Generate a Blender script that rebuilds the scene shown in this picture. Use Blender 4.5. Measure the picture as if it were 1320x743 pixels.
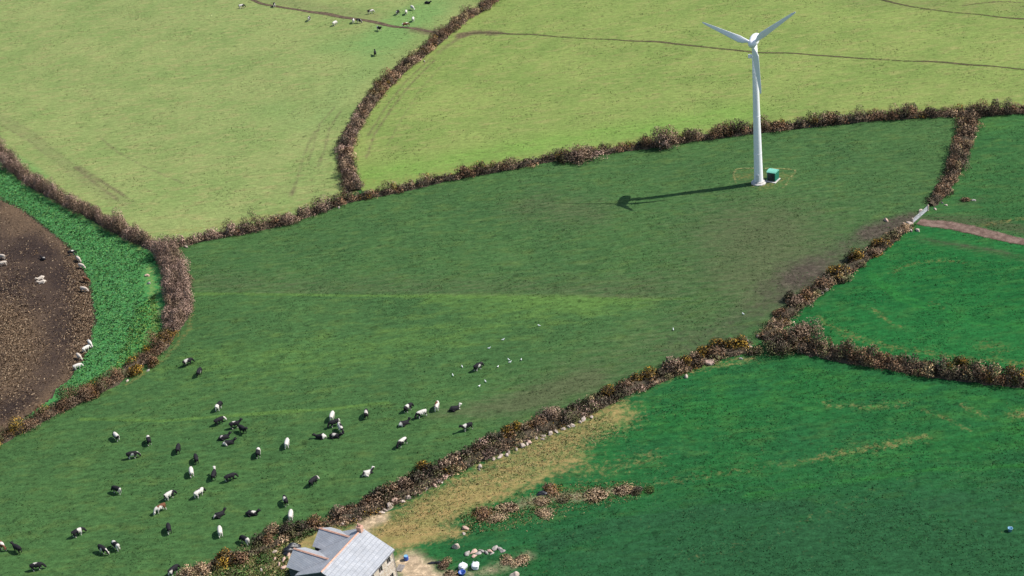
import bpy, bmesh, math, random
import numpy as np
from mathutils import Vector, Matrix

for o in list(bpy.data.objects):
    bpy.data.objects.remove(o)
scene = bpy.context.scene
COL = scene.collection
rad = math.radians
rng = np.random.default_rng(7)
random.seed(7)

# ------------------------------------------------------------------ camera
CAM_H, TILT, ROLL, FPX = 170.0, rad(29.2), rad(7.5), 1795.0
SW, SH = 1320.0, 743.0
cF = np.array([0, math.cos(TILT), -math.sin(TILT)])
cR0 = np.array([1.0, 0, 0]); cU0 = np.array([0, math.sin(TILT), math.cos(TILT)])
cR = math.cos(ROLL) * cR0 - math.sin(ROLL) * cU0
cU = math.sin(ROLL) * cR0 + math.cos(ROLL) * cU0
cP = np.array([0, 0, CAM_H])
cam_d = bpy.data.cameras.new('camera')
cam = bpy.data.objects.new('camera', cam_d); COL.objects.link(cam)
cam_d.sensor_width = 36.0
cam_d.lens = 36.0 * FPX / SW
cam_d.clip_start = 1.0; cam_d.clip_end = 6000.0
m = Matrix(((cR[0], cU[0], -cF[0], 0), (cR[1], cU[1], -cF[1], 0), (cR[2], cU[2], -cF[2], CAM_H), (0, 0, 0, 1)))
cam.matrix_world = m
scene.camera = cam

# ------------------------------------------------------------------ daylight
SUN_EL, SUN_AZ = rad(47.8), 0.0            # sun stands over +x
w = bpy.data.worlds.new('World'); scene.world = w
w.use_nodes = True
nt = w.node_tree; nt.nodes.clear()
sky = nt.nodes.new('ShaderNodeTexSky'); sky.sky_type = 'NISHITA'; sky.sun_disc = False
sky.sun_elevation = SUN_EL; sky.sun_rotation = rad(90)
bg = nt.nodes.new('ShaderNodeBackground'); bg.inputs['Strength'].default_value = 0.095
wo = nt.nodes.new('ShaderNodeOutputWorld')
nt.links.new(sky.outputs[0], bg.inputs[0]); nt.links.new(bg.outputs[0], wo.inputs[0])
sd = bpy.data.lights.new('sun', 'SUN'); sd.energy = 4.0; sd.angle = rad(0.5); sd.color = (1, 0.95, 0.87)
sun = bpy.data.objects.new('sun', sd); COL.objects.link(sun)
sun.rotation_euler = (0, rad(90) - SUN_EL, 0); sun.location = (200, 300, 250)
vs = scene.view_settings
vs.view_transform = 'Standard'; vs.look = 'None'; vs.gamma = 1.0; vs.use_curve_mapping = False
vs.exposure = 0.62

# ------------------------------------------------------------------ survey helpers
def hgt(x, y):
    return (0.25 * np.sin(x * .045 + 1) * np.sin(y * .037) + 0.16 * np.sin(.11 * x + .07 * y)
            + 0.06 * np.sin(.31 * x - .23 * y + 2))

def at(px, py, h=0.0):
    """where the surveyed photo point (px, py) meets the land (h metres above it)"""
    d = cF * FPX + cR * (px - SW / 2) - cU * (py - SH / 2)
    z = h
    for _ in range(5):
        p = cP + d * ((z - CAM_H) / d[2])
        z = float(hgt(p[0], p[1])) + h
    return np.array([p[0], p[1], z])

def proj(P):
    d = P - cP
    k = d @ cF
    return SW / 2 + FPX * (d @ cR) / k, SH / 2 - FPX * (d @ cU) / k

def heading(px, py, deg):
    a = at(px, py); b = at(px + 12 * math.cos(rad(deg)), py - 12 * math.sin(rad(deg)))
    return math.atan2(b[1] - a[1], b[0] - a[0])

# ------------------------------------------------------------------ object helpers
def tag(o, label=None, cat=None, group=None, kind=None):
    if label: o['label'] = label
    if cat: o['category'] = cat
    if group: o['group'] = group
    if kind: o['kind'] = kind
    return o

def empty(name, loc, rz=0.0):
    o = bpy.data.objects.new(name, None); COL.objects.link(o)
    o.location = tuple(loc); o.rotation_euler = (0, 0, rz)
    o.empty_display_size = 0.5
    return o

def link(name, me, mat=None, parent=None, loc=(0, 0, 0), rz=0.0):
    o = bpy.data.objects.new(name, me); COL.objects.link(o)
    if mat is not None and not me.materials: me.materials.append(mat)
    if parent: o.parent = parent
    o.location = tuple(loc); o.rotation_euler = (0, 0, rz)
    return o

def quads_mesh(name, V, F, cols=None, attrs=None, smooth=False, nors=None):
    V = np.ascontiguousarray(V, dtype=np.float32); F = np.ascontiguousarray(F, dtype=np.int32)
    me = bpy.data.meshes.new(name)
    k = F.shape[1]
    me.vertices.add(len(V)); me.vertices.foreach_set('co', V.ravel())
    me.loops.add(F.size); me.loops.foreach_set('vertex_index', F.ravel())
    me.polygons.add(len(F))
    me.polygons.foreach_set('loop_start', np.arange(0, F.size, k, dtype=np.int32))
    if cols is not None:
        a = me.attributes.new('tint', 'FLOAT_COLOR', 'POINT')
        c = np.ones((len(V), 4), dtype=np.float32); c[:, :3] = cols
        a.data.foreach_set('color', c.ravel())
    for n, val in (attrs or {}).items():
        a = me.attributes.new(n, 'FLOAT', 'POINT')
        a.data.foreach_set('value', np.ascontiguousarray(val, dtype=np.float32))
    me.update(calc_edges=True)
    me.validate()
    if nors is not None:
        me.normals_split_custom_set_from_vertices(nors)
    if smooth: me.polygons.foreach_set('use_smooth', np.ones(len(F), dtype=bool))
    return me

def bm_mesh(name, bm, smooth=False):
    me = bpy.data.meshes.new(name)
    bmesh.ops.recalc_face_normals(bm, faces=bm.faces)
    bm.to_mesh(me); bm.free()
    if smooth:
        for p in me.polygons: p.use_smooth = True
    return me

def add_box(bm, x0, x1, y0, y1, z0, z1, bevel=0.0, mat=None):
    r = bmesh.ops.create_cube(bm, size=1.0)
    vs_ = r['verts']
    for v in vs_:
        v.co = Vector(((x0 + x1) / 2 + v.co.x * (x1 - x0), (y0 + y1) / 2 + v.co.y * (y1 - y0), (z0 + z1) / 2 + v.co.z * (z1 - z0)))
    if mat is not None:
        for v in vs_: v.co = mat @ v.co
    if bevel:
        es = {e for v in vs_ for e in v.link_edges}
        bmesh.ops.bevel(bm, geom=list(es), offset=bevel, segments=2, affect='EDGES')

def add_poly(bm, pts):
    return bm.faces.new([bm.verts.new(p) for p in pts])

def add_slab(bm, pts, thick):
    """a planar polygon given a thickness below itself"""
    P = [Vector(p) for p in pts]
    n = (P[1] - P[0]).cross(P[2] - P[0]).normalized()
    if n.z < 0: n = -n
    a = [bm.verts.new(p) for p in P]; b = [bm.verts.new(p - n * thick) for p in P]
    bm.faces.new(a); bm.faces.new(b[::-1])
    for i in range(len(P)):
        j = (i + 1) % len(P); bm.faces.new((a[i], b[i], b[j], a[j]))

def add_lathe(bm, prof, seg=24, mat=None):
    rings = []
    for r, z in prof:
        ring = [bm.verts.new((r * math.cos(2 * math.pi * i / seg), r * math.sin(2 * math.pi * i / seg), z)) for i in range(seg)]
        if mat is not None:
            for v in ring: v.co = mat @ v.co
        rings.append(ring)
    for a, b in zip(rings, rings[1:]):
        for i in range(seg):
            j = (i + 1) % seg; bm.faces.new((a[i], a[j], b[j], b[i]))
    bm.faces.new(rings[0][::-1]); bm.faces.new(rings[-1])

def add_bar(bm, p, q, r, seg=6):
    p = Vector(p); q = Vector(q); d = q - p
    M = Matrix.Translation(p) @ d.to_track_quat('Z', 'Y').to_matrix().to_4x4()
    add_lathe(bm, [(r, 0), (r, d.length)], seg, M)

# ------------------------------------------------------------------ node helpers
class N:
    def __init__(self, name):
        self.m = bpy.data.materials.new(name); self.m.use_nodes = True
        self.t = self.m.node_tree; self.t.nodes.clear()
        self.out = self.t.nodes.new('ShaderNodeOutputMaterial')
        self.b = self.t.nodes.new('ShaderNodeBsdfPrincipled')
        self.t.links.new(self.b.outputs[0], self.out.inputs[0])
        self.b.inputs['Roughness'].default_value = 0.9
        self.b.inputs['Specular IOR Level'].default_value = 0.15
        self.geo = self.t.nodes.new('ShaderNodeNewGeometry')
        self.tc = self.t.nodes.new('ShaderNodeTexCoord')
        self.pos = self.geo.outputs['Position']
    def put(self, sock, v):
        if isinstance(v, bpy.types.NodeSocket): self.t.links.new(v, sock)
        elif isinstance(v, tuple): sock.default_value = v if len(v) == 4 or sock.type == 'VECTOR' else (*v, 1)
        else: sock.default_value = v
    def noise(self, scale, detail=3, rough=.55, vec=None, stretch=None, obj=False):
        n = self.t.nodes.new('ShaderNodeTexNoise')
        n.inputs['Scale'].default_value = scale; n.inputs['Detail'].default_value = detail; n.inputs['Roughness'].default_value = rough
        v = vec or (self.tc.outputs['Object'] if obj else self.pos)
        if stretch:
            mp = self.t.nodes.new('ShaderNodeMapping'); self.t.links.new(v, mp.inputs[0])
            mp.inputs['Rotation'].default_value = (0, 0, stretch[2]); mp.inputs['Scale'].default_value = (stretch[0], stretch[1], 1)
            v = mp.outputs[0]
        self.t.links.new(v, n.inputs['Vector'])
        return n.outputs[0]
    def math(self, op, a, b=0.0, clamp=False):
        n = self.t.nodes.new('ShaderNodeMath'); n.operation = op; n.use_clamp = clamp
        self.put(n.inputs[0], a); self.put(n.inputs[1], b); return n.outputs[0]
    def rng(self, v, a, b, c=0.0, d=1.0, smooth=True):
        n = self.t.nodes.new('ShaderNodeMapRange'); n.interpolation_type = 'SMOOTHSTEP' if smooth else 'LINEAR'
        self.put(n.inputs[0], v)
        for i, x in enumerate((a, b, c, d)): n.inputs[i + 1].default_value = x
        return n.outputs[0]
    def mix(self, a, b, f, mode='MIX'):
        n = self.t.nodes.new('ShaderNodeMix'); n.data_type = 'RGBA'; n.blend_type = mode
        self.put(n.inputs[0], f); self.put(n.inputs[6], a); self.put(n.inputs[7], b); return n.outputs[2]
    def attr(self, name, color=False):
        n = self.t.nodes.new('ShaderNodeAttribute'); n.attribute_name = name
        return n.outputs['Color'] if color else n.outputs['Fac']
    def scale(self, col, v):
        n = self.t.nodes.new('ShaderNodeVectorMath'); n.operation = 'SCALE'
        self.put(n.inputs[0], col); self.put(n.inputs[3], v); return n.outputs[0]
    def bump(self, h, strength=.5, dist=.1):
        n = self.t.nodes.new('ShaderNodeBump'); n.inputs['Strength'].default_value = strength; n.inputs['Distance'].default_value = dist
        self.put(n.inputs['Height'], h); self.t.links.new(n.outputs[0], self.b.inputs['Normal'])
    def done(self, col, rough=None, spec=None):
        self.put(self.b.inputs['Base Color'], col)
        if rough is not None: self.put(self.b.inputs['Roughness'], rough)
        if spec is not None: self.b.inputs['Specular IOR Level'].default_value = spec
        return self.m

def grass_mat(name, A, B, Cc, lush, dull, dry=(.235, .164, .06), mud=(.06, .038, .034), ang=0.2, contrast=.55):
    n = N(name)
    n1 = n.noise(.045, 4, .6); n2 = n.noise(.23, 5, .62, stretch=(.6, 1.5, ang)); n3 = n.noise(.75, 4, .72, stretch=(.7, 1.2, ang)); n4 = n.noise(2.2, 3, .65)
    n5 = n.noise(.55, 5, .7, stretch=(.35, 1.6, ang + .5))
    c = n.mix(A, B, n.rng(n1, .36, .64))
    c = n.mix(c, Cc, n.rng(n2, .45, .75))
    c = n.mix(c, lush, n.rng(n.math('ADD', n.attr('lush'), n.math('MULTIPLY', n.math('SUBTRACT', n2, .5), 1.0)), .25, .85))
    c = n.mix(c, dull, n.rng(n.math('ADD', n.attr('dull'), n.math('MULTIPLY', n.math('SUBTRACT', n5, .5), 1.1)), .25, .9))
    f = n.math('ADD', n.math('MULTIPLY', n3, .6), n.math('ADD', n.math('MULTIPLY', n4, .35), n.math('MULTIPLY', n5, .35)))
    c = n.scale(c, n.rng(f, .45, .87, 1 - contrast, 1 + contrast, False))
    n9 = n.noise(.42, 2, .5)
    c = n.mix(c, n.scale(c, .55), n.rng(n9, .64, .72, 0, .75))
    n6 = n.noise(.8, 5, .75); n7 = n.noise(.33, 5, .7)
    c = n.mix(c, n.scale(n.mix(dry, (dry[0] * .75, dry[1] * .9, dry[2] * .8), n.rng(n2, .4, .6)), n.rng(f, .35, .95, .6, 1.4, False)),
              n.rng(n.math('ADD', n.attr('dry'), n.math('MULTIPLY', n.math('SUBTRACT', n6, .5), 2.2)), .2, 1.1, 0, .9))
    c = n.mix(c, n.scale(n.mix(mud, tuple(v * 1.9 for v in mud), n.rng(n6, .45, .7)), n.rng(n3, .3, .7, .7, 1.3, False)),
              n.rng(n.math('ADD', n.attr('mud'), n.math('MULTIPLY', n.math('SUBTRACT', n7, .5), 1.0)), .15, 1.05, 0, .95))
    n.bump(n.math('ADD', n3, n.math('MULTIPLY', n4, .5)), .55, .35)
    return n.done(c, .95, .08)

def tint_mat(name, rough=.9, var=.35, scale=3.0):
    n = N(name)
    c = n.scale(n.attr('tint', True), n.rng(n.noise(scale, 3, .6), .3, .7, 1 - var, 1 + var, False))
    return n.done(c, rough, .1)

def plain_mat(name, a, b, scale=2.0, rough=.85, spec=.2, bump=.0, obj=True):
    n = N(name)
    f = n.noise(scale, 5, .6, obj=obj)
    c = n.mix(a, b, n.rng(f, .35, .65))
    if bump: n.bump(n.noise(scale * 4, 4, .6, obj=obj), bump, .05)
    return n.done(c, rough, spec)

M = {}
M['far'] = grass_mat('distant_grass', (.17, .22, .07), (.12, .19, .05), (.22, .22, .09), (.1, .2, .04), (.14, .15, .06))
M['p1'] = grass_mat('pale_pasture_grass', (.200, .245, .084), (.162, .222, .07), (.240, .242, .095), (.14, .235, .072), (.155, .165, .07), mud=(.10, .088, .046), contrast=.38)
M['p2'] = grass_mat('yellow_green_grass', (.185, .238, .066), (.150, .212, .055), (.222, .232, .08), (.135, .24, .048), (.155, .155, .065), mud=(.10, .075, .045), contrast=.36)
M['p3'] = grass_mat('grazed_grass', (.047, .108, .033), (.041, .097, .031), (.066, .117, .033), (.076, .148, .035), (.072, .092, .041), mud=(.058, .046, .036), contrast=.55)
M['p5'] = grass_mat('short_green_grass', (.035, .105, .03), (.026, .09, .026), (.058, .115, .032), (.045, .14, .028), (.055, .068, .032), contrast=.5)
M['p6'] = grass_mat('vivid_grass', (.014, .104, .025), (.010, .085, .021), (.032, .116, .028), (.020, .132, .026), (.042, .075, .028), contrast=.52)
M['p7'] = grass_mat('lush_grass', (.015, .096, .024), (.014, .082, .025), (.038, .108, .029), (.022, .122, .024), (.017, .070, .026), dry=(.31, .215, .088), mud=(.36, .27, .18), contrast=.58)

# ------------------------------------------------------------------ the land: field outlines surveyed in photo points
HA = [(668, -22), (655, -12), (622, 12), (598, 26), (578, 42), (548, 68), (520, 90), (494, 115), (474, 140), (457, 165), (448, 187), (446, 208), (450, 228), (458, 247)]
HB = [(222, 318), (245, 313), (280, 305), (330, 296), (370, 286), (410, 273), (445, 260), (500, 249), (560, 235), (610, 225), (660, 216), (720, 205), (790, 195), (850, 187), (910, 178),
      (980, 169), (1040, 162), (1110, 155), (1180, 150), (1250, 148), (1320, 144), (1385, 141), (1520, 134)]
HC = [(-70, 150), (-30, 172), (0, 198), (20, 219), (45, 239), (80, 258), (115, 276), (150, 296), (180, 311), (205, 323), (220, 337), (228, 362), (232, 388), (229, 410), (221, 430), (205, 450),
      (180, 468), (150, 490), (115, 510), (70, 531), (30, 552), (-10, 572), (-60, 592)]
HD = [(1250, 152), (1246, 175), (1238, 200), (1228, 225), (1214, 250), (1197, 270), (1175, 290), (1160, 301), (1140, 315), (1115, 333), (1085, 353), (1060, 370), (1038, 388), (1016, 404), (1000, 422), (985, 438),
      (962, 450), (930, 458), (900, 467), (870, 479), (840, 492), (800, 507), (770, 522), (740, 537), (700, 553), (660, 570), (620, 588), (580, 607), (540, 628), (500, 647), (465, 661), (440, 671),
      (400, 684), (360, 699), (330, 711), (290, 724), (250, 741), (215, 757), (150, 790)]
HE = [(985, 438), (1005, 443), (1040, 450), (1080, 459), (1130, 468), (1180, 477), (1230, 484), (1280, 490), (1320, 494), (1400, 502), (1480, 509), (1620, 520)]
TRK = [(1184, 286), (1200, 289), (1225, 292), (1255, 298), (1290, 306), (1330, 315), (1400, 330), (1500, 347), (1640, 366)]
BIG = 3000
UL = HC[:10][::-1]
P1 = HB[:7] + HA[::-1] + [(700, -BIG), (-BIG, -BIG), (-BIG, 150)] + HC[:10]
P2 = HA[::-1][0:1] + HB[7:] + [(BIG, 100), (BIG, -BIG), (700, -BIG)] + HA
P3 = HB[:20] + HD + [(150, BIG), (-BIG, BIG), (-BIG, 650)] + HC[10:][::-1]
P4 = HC + [(-BIG, 800), (-BIG, 100)]
P5 = HB[19:] + [(BIG, 130), (BIG, 700)] + TRK[::-1] + HD[:7][::-1]
P6 = TRK + [(BIG, 700), (BIG, 760)] + HE[::-1] + HD[6:16][::-1]
P7 = HE + [(BIG, 780), (BIG, BIG), (150, BIG)] + HD[15:][::-1]
EDGE4 = [(-60, 215), (-20, 238), (0, 255), (30, 272), (60, 295), (85, 316), (103, 338), (114, 362), (119, 390), (121, 415), (117, 440), (106, 466), (92, 486), (72, 506), (50, 526), (20, 545), (-30, 570)]
P4S = EDGE4 + [(-BIG, 760), (-BIG, 120)]

def pip(X, Y, poly):
    inside = np.zeros(X.shape, bool); n = len(poly)
    for i in range(n):
        x0, y0 = poly[i]; x1, y1 = poly[(i + 1) % n]
        if y0 == y1: continue
        c = ((y0 > Y) != (y1 > Y)) & (X < (x1 - x0) * (Y - y0) / (y1 - y0) + x0)
        inside ^= c
    return inside

def wline(pts):
    return np.array([at(*p)[:2] for p in pts])

def dline(X, Y, W):
    d = np.full(X.shape, 1e9)
    for a, b in zip(W, W[1:]):
        e = b - a; L = e @ e + 1e-9
        t = np.clip(((X - a[0]) * e[0] + (Y - a[1]) * e[1]) / L, 0, 1)
        d = np.minimum(d, (X - a[0] - t * e[0]) ** 2 + (Y - a[1] - t * e[1]) ** 2)
    return np.sqrt(d)

xs = np.arange(-300, 270, .72)
ys = [125.0]
while ys[-1] < 720: ys.append(ys[-1] + .5 + max(0, (ys[-1] - 200)) * .0016)
ys = np.array(ys)
GX, GY = np.meshgrid(xs, ys)
GX = GX.ravel(); GY = GY.ravel(); GZ = hgt(GX, GY)
QX, QY = proj(np.stack([GX, GY, GZ], 1))
nx, ny = len(xs), len(ys)
# wobble the outlines a little so that no field edge is ruler-straight
wob = 1.2 * np.sin(GX * .9 + GY * .6) + 1.0 * np.sin(GX * 1.7 - GY * 1.3)
fid = np.zeros(GX.shape, int)
for k, P in ((1, P1), (2, P2), (3, P3), (5, P5), (6, P6), (7, P7)):
    fid[pip(QX, QY, P) & (fid == 0)] = k
i4 = pip(QX, QY, P4) & (fid == 0); fid[i4] = 4
wob2 = 2.2 * np.sin(GX * .31 + GY * .17) * np.sin(GY * .23) + wob
fid[i4 & pip(QX + wob2, QY + .6 * wob2, P4S)] = 8
paint_edge = True

CH = {c: np.zeros(GX.shape) for c in ('lush', 'dull', 'dry', 'mud')}
def paint(f, ch, pts, width, amp, wobble=0.0):
    sel = np.isin(fid, f) if isinstance(f, (list, tuple)) else fid == f
    d = dline(GX[sel], GY[sel], wline(pts))
    CH[ch][sel] += amp * np.exp(-(d / width) ** 2)
def region(f, ch, poly, amp, soft=None):
    sel = (fid == f)
    v = pip(QX[sel], QY[sel], poly).astype(float) * amp
    if soft: v *= np.clip(dline(GX[sel], GY[sel], wline(soft)) / 16.0, 0, 1)
    CH[ch][sel] += v

# pale pasture, upper left
paint(1, 'dull', [(-40, 130), (0, 152), (40, 176), (75, 206), (115, 238), (165, 264)], 4.5, .55)
paint(1, 'mud', [(0, 160), (35, 180), (60, 200)], .7, .6); paint(1, 'mud', [(96, 216), (125, 238), (152, 258)], .8, .75); paint(1, 'mud', [(104, 214), (130, 232), (165, 256)], .7, .6)
paint(1, 'mud', [(8, 150), (45, 172), (80, 202), (118, 228), (160, 252)], .7, .5)
paint(1, 'mud', [(128, 176), (150, 195), (180, 212), (212, 226), (236, 236)], .8, .6)
paint(1, 'mud', [(440, 142), (425, 165), (418, 195), (410, 215)], .8, .62); paint(1, 'mud', [(405, 170), (390, 205), (382, 235), (376, 252)], .8, .55); paint(1, 'mud', [(432, 138), (412, 160), (404, 190), (396, 212)], .7, .6); paint(1, 'mud', [(60, 60), (120, 90), (170, 140)], .6, .3)
paint(1, 'mud', [(365, 240), (375, 250)], 3, .3); paint(1, 'dull', [(40, 20), (110, 15), (200, 30)], 25, .3)
paint(1, 'lush', [(0, 195), (25, 208), (55, 228)], 3, .8); paint(1, 'lush', [(350, 140), (400, 160), (500, 60), (560, 5)], 14, .45)
paint(1, 'lush', [(430, 60), (480, 50), (530, 20)], 16, .5); paint(1, 'dull', [(330, -5), (400, 8), (480, 22)], 8, .55)
paint(1, 'dry', [(225, 300), (300, 288), (380, 270), (440, 250)], 2.5, .45)
paint(1, 'mud', [(535, 38), (560, 43), (575, 48)], 4, .9)
# upper right
paint(2, 'lush', [(480, 225), (600, 205), (700, 185), (840, 165), (960, 145)], 14, .6); paint(2, 'lush', [(640, 10), (720, 15), (800, 10)], 18, .3)
paint(2, 'dull', [(1100, 2), (1200, 5), (1320, 10)], 12, .45); paint(2, 'dull', [(700, 60), (800, 90), (900, 110)], 20, .2)
paint(2, 'mud', [(596, 45), (612, 42), (640, 43)], 3.2, .95); paint(2, 'mud', [(565, 68), (598, 45)], 2, .6)
paint(2, 'mud', [(560, 78), (530, 108), (505, 140), (482, 175), (472, 205)], .8, .65); paint(2, 'mud', [(556, 74), (524, 104), (498, 138), (474, 175)], .8, .6); paint(2, 'mud', [(575, 78), (545, 112), (520, 150), (498, 190)], .7, .5)
paint(2, 'dry', [(462, 235), (520, 232), (600, 215), (700, 200), (840, 178), (980, 158), (1100, 143), (1320, 132)], 2.2, .45)
# the middle field
paint(3, 'dry', [(955, 228), (985, 225), (1012, 228), (985, 240)], 3.2, .5)
region(3, 'dull', [(-50, 300), (240, 378), (560, 381), (900, 386), (1000, 430), (1250, 300), (1250, 100), (200, 250)], .30, [(890, 387), (1000, 430)])
region(3, 'lush', [(200, 379), (560, 381), (900, 385), (860, 420), (700, 450), (560, 500), (340, 534), (100, 541), (150, 480)], .19, [(930, 386), (860, 420), (700, 450), (560, 500)])
paint(3, 'lush', [(250, 378), (400, 380), (560, 381), (700, 383), (890, 385)], .9, .7)
paint(3, 'lush', [(105, 541), (200, 543), (330, 534), (420, 528), (500, 519)], .8, .8)
paint(3, 'lush', [(560, 385), (700, 390), (820, 392)], 5, .3); paint(3, 'lush', [(250, 470), (400, 460), (600, 430), (760, 390)], 12, .3)
paint(3, 'dull', [(260, 365), (400, 372), (600, 372), (840, 372)], 7, .22); paint(3, 'dull', [(980, 300), (1000, 340), (930, 400), (820, 455), (700, 510)], 20, .5)
paint(3, 'dull', [(560, 535), (660, 522), (760, 490)], 4, .45)
paint(3, 'mud', [(1172, 284), (1130, 300), (1080, 326), (1030, 358)], 5.0, .38); paint(3, 'mud', [(1120, 300), (1060, 330), (1010, 365)], 11, .2); paint(3, 'mud', [(1180, 280), (1150, 290), (1120, 300)], 3.5, .6)
paint(3, 'mud', [(1040, 352), (1000, 385), (940, 425), (880, 450)], 8, .48); paint(3, 'dull', [(690, 265), (760, 275)], 9, .3)
paint(3, 'dry', [(240, 378), (246, 395), (244, 425), (215, 460), (165, 495)], 1.0, .5)
# right-hand fields
paint(6, 'lush', [(1120, 350), (1160, 380), (1230, 405), (1320, 420)], .7, .35); paint(6, 'lush', [(1118, 356), (1158, 386), (1228, 411), (1320, 426)], .7, .35)
paint(7, 'dull', [(700, 700), (800, 672), (920, 655), (1040, 650)], .8, .8); paint(7, 'dull', [(700, 707), (800, 679), (920, 662), (1040, 657)], .8, .8)
paint(7, 'lush', [(960, 640), (1080, 622), (1200, 606), (1330, 600)], .9, .6); paint(7, 'dull', [(1010, 700), (1120, 668), (1240, 640)], 1.0, .6)
paint(5, 'dull', [(1200, 283), (1260, 285), (1330, 298)], 4.5, .7); paint(5, 'lush', [(1265, 170), (1320, 160)], 14, .4); paint(5, 'dry', [(1260, 292), (1300, 285), (1330, 278)], 1.4, .45)
paint(5, 'dull', [(1240, 262), (1262, 258)], 3, .5)
paint(6, 'dull', [(1185, 308), (1230, 316), (1280, 324), (1330, 335)], 3.0, .6); paint(6, 'mud', [(1200, 310), (1250, 318), (1300, 326)], .9, .5)
paint(6, 'dry', [(1150, 352), (1175, 340), (1205, 336), (1240, 337)], 1.1, .42); paint(6, 'dry', [(1125, 398), (1142, 412), (1160, 422)], .9, .45); paint(6, 'dry', [(1200, 392), (1215, 396)], 1.2, .3)
paint(6, 'dry', [(1055, 410), (1090, 432), (1150, 448), (1240, 462), (1330, 470)], 1.6, .42); paint(6, 'lush', [(1150, 370), (1250, 380), (1320, 390)], 16, .35); paint(6, 'dull', [(1060, 390), (1110, 360)], 6, .35)
paint(6, 'dry', [(1270, 446), (1290, 448)], 3, .4)
# the big field, lower right
paint(7, 'dry', [(790, 535), (740, 556), (690, 583), (620, 620), (560, 650), (500, 680)], 6.8, .8)
paint(7, 'dry', [(740, 590), (700, 612), (650, 635), (600, 645), (555, 668), (520, 700)], 3.5, .5); paint(7, 'dry', [(500, 690), (560, 690), (592, 688)], 2.2, .7)
paint(7, 'dry', [(840, 622), (880, 618), (930, 610), (1000, 600), (1060, 590), (1120, 578), (1195, 562)], 1.3, .30); paint(7, 'dry', [(1060, 588), (1110, 580), (1190, 566)], 2.6, .2)
paint(7, 'dry', [(760, 610), (800, 600), (840, 590)], 4, .35); paint(7, 'dry', [(1240, 522), (1270, 538)], 1.0, .45); paint(7, 'dry', [(1060, 520), (1120, 525), (1170, 520)], 1.5, .4)
paint(7, 'dry', [(1190, 528), (1230, 545), (1250, 555)], .8, .4); paint(7, 'dry', [(1308, 535), (1330, 532)], 2, .55); paint(7, 'dry', [(820, 500), (900, 475), (970, 462)], 2.0, .5)
paint(7, 'dry', [(880, 720), (1000, 690), (1120, 640)], 2, .15)
paint(7, 'lush', [(850, 540), (1000, 500), (1150, 500), (1320, 520)], 16, .45); paint(7, 'lush', [(780, 640), (950, 625), (1150, 590), (1320, 570)], 6, .3)
paint(7, 'dull', [(700, 740), (900, 700), (1100, 680), (1320, 660)], 26, .55); paint(7, 'dull', [(900, 760), (1320, 750)], 22, .4)
paint(7, 'mud', [(527, 727), (540, 737), (550, 755)], 3.2, 1.35); paint(7, 'mud', [(462, 690), (475, 672), (492, 668)], 2.2, .9); paint(7, 'mud', [(345, 730), (362, 722), (380, 716)], 2.0, .8)
paint(7, 'mud', [(660, 655), (700, 640), (760, 640), (800, 632)], 2.0, .55); paint(7, 'mud', [(580, 744), (640, 735), (680, 716)], 2.0, .5)
paint([3, 7], 'dry', [(262, 738), (330, 720), (400, 694), (455, 670)], 3.5, .5); paint(7, 'dry', [(410, 694), (385, 706), (372, 718)], 3.0, .6); paint(7, 'dry', [(330, 742), (360, 730)], 3.5, .5)
# strip of longer grass at the foot of the crop
paint(4, 'lush', [(-20, 205), (30, 240), (80, 268), (140, 300), (188, 322)], 3, .5)

FIELD = {1: ('pasture', 'p1', 'pale green pasture with wheel marks, upper left of the picture'), 2: ('pasture', 'p2', 'yellow green pasture behind the wind turbine'),
         3: ('pasture', 'p3', 'dark grazed pasture with the wind turbine and the large dairy herd'), 5: ('pasture', 'p5', 'small green field above the dirt track on the right'),
         6: ('pasture', 'p6', 'vivid green field below the dirt track on the right'), 7: ('pasture', 'p7', 'deep green field with straw coloured rough ground beside the house'),
         4: ('crop_ground', 'crop', 'strip of ground under the leafy green fodder crop'), 8: ('bare_soil', 'soil', 'trampled brown soil where the crop has been eaten off'), 0: ('verge', 'p5', 'ground under the hedges')}
n = N('crop_ground')
cc = n.noise(.9, 5, .7)
M['crop'] = n.done(n.mix(n.mix((.04, .17, .05), (.08, .22, .06), n.rng(cc, .35, .7)), n.mix((.13, .22, .06), (.24, .24, .10), n.rng(cc, .5, .7)), n.rng(n.math('ADD', n.attr('dry'), n.math('MULTIPLY', n.math('SUBTRACT', cc, .5), 1.2)), .25, .8)), .95, .05)
paint(4, 'dry', [(192, 345), (198, 385), (202, 415), (188, 448), (150, 482), (100, 512)], 2.2, .55); paint(4, 'dry', [(0, 212), (45, 246), (110, 282), (185, 322)], 1.5, .6)
n = N('trampled_soil')
a1 = n.noise(.06, 3, .6); a2 = n.noise(1.3, 5, .75); a3 = n.noise(4.5, 3, .7)
cS = n.mix((.038, .026, .022), (.068, .046, .034), n.rng(a1, .42, .62))
cS = n.mix(cS, (.15, .10, .06), n.rng(n.math('ADD', n.attr('dry'), n.math('MULTIPLY', n.math('SUBTRACT', a2, .5), 1.6)), .2, 1.2, 0, .85))
cS = n.mix(cS, (.17, .115, .075), n.math('MULTIPLY', n.rng(a2, .5, .75), n.rng(n.attr('dry'), 0, 1, .25, 1)))
cS = n.scale(cS, n.rng(a3, .3, .7, .6, 1.4, False)); n.bump(n.math('ADD', a2, a3), .9, .3)
M['soil'] = n.done(cS, .95, .1)
paint(8, 'dry', EDGE4, 4.2, .85); paint(8, 'dry', [(-20, 400), (20, 420), (30, 455), (0, 500)], 9, .9); paint(8, 'dry', [(0, 275), (20, 300)], 5, .7)

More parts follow.
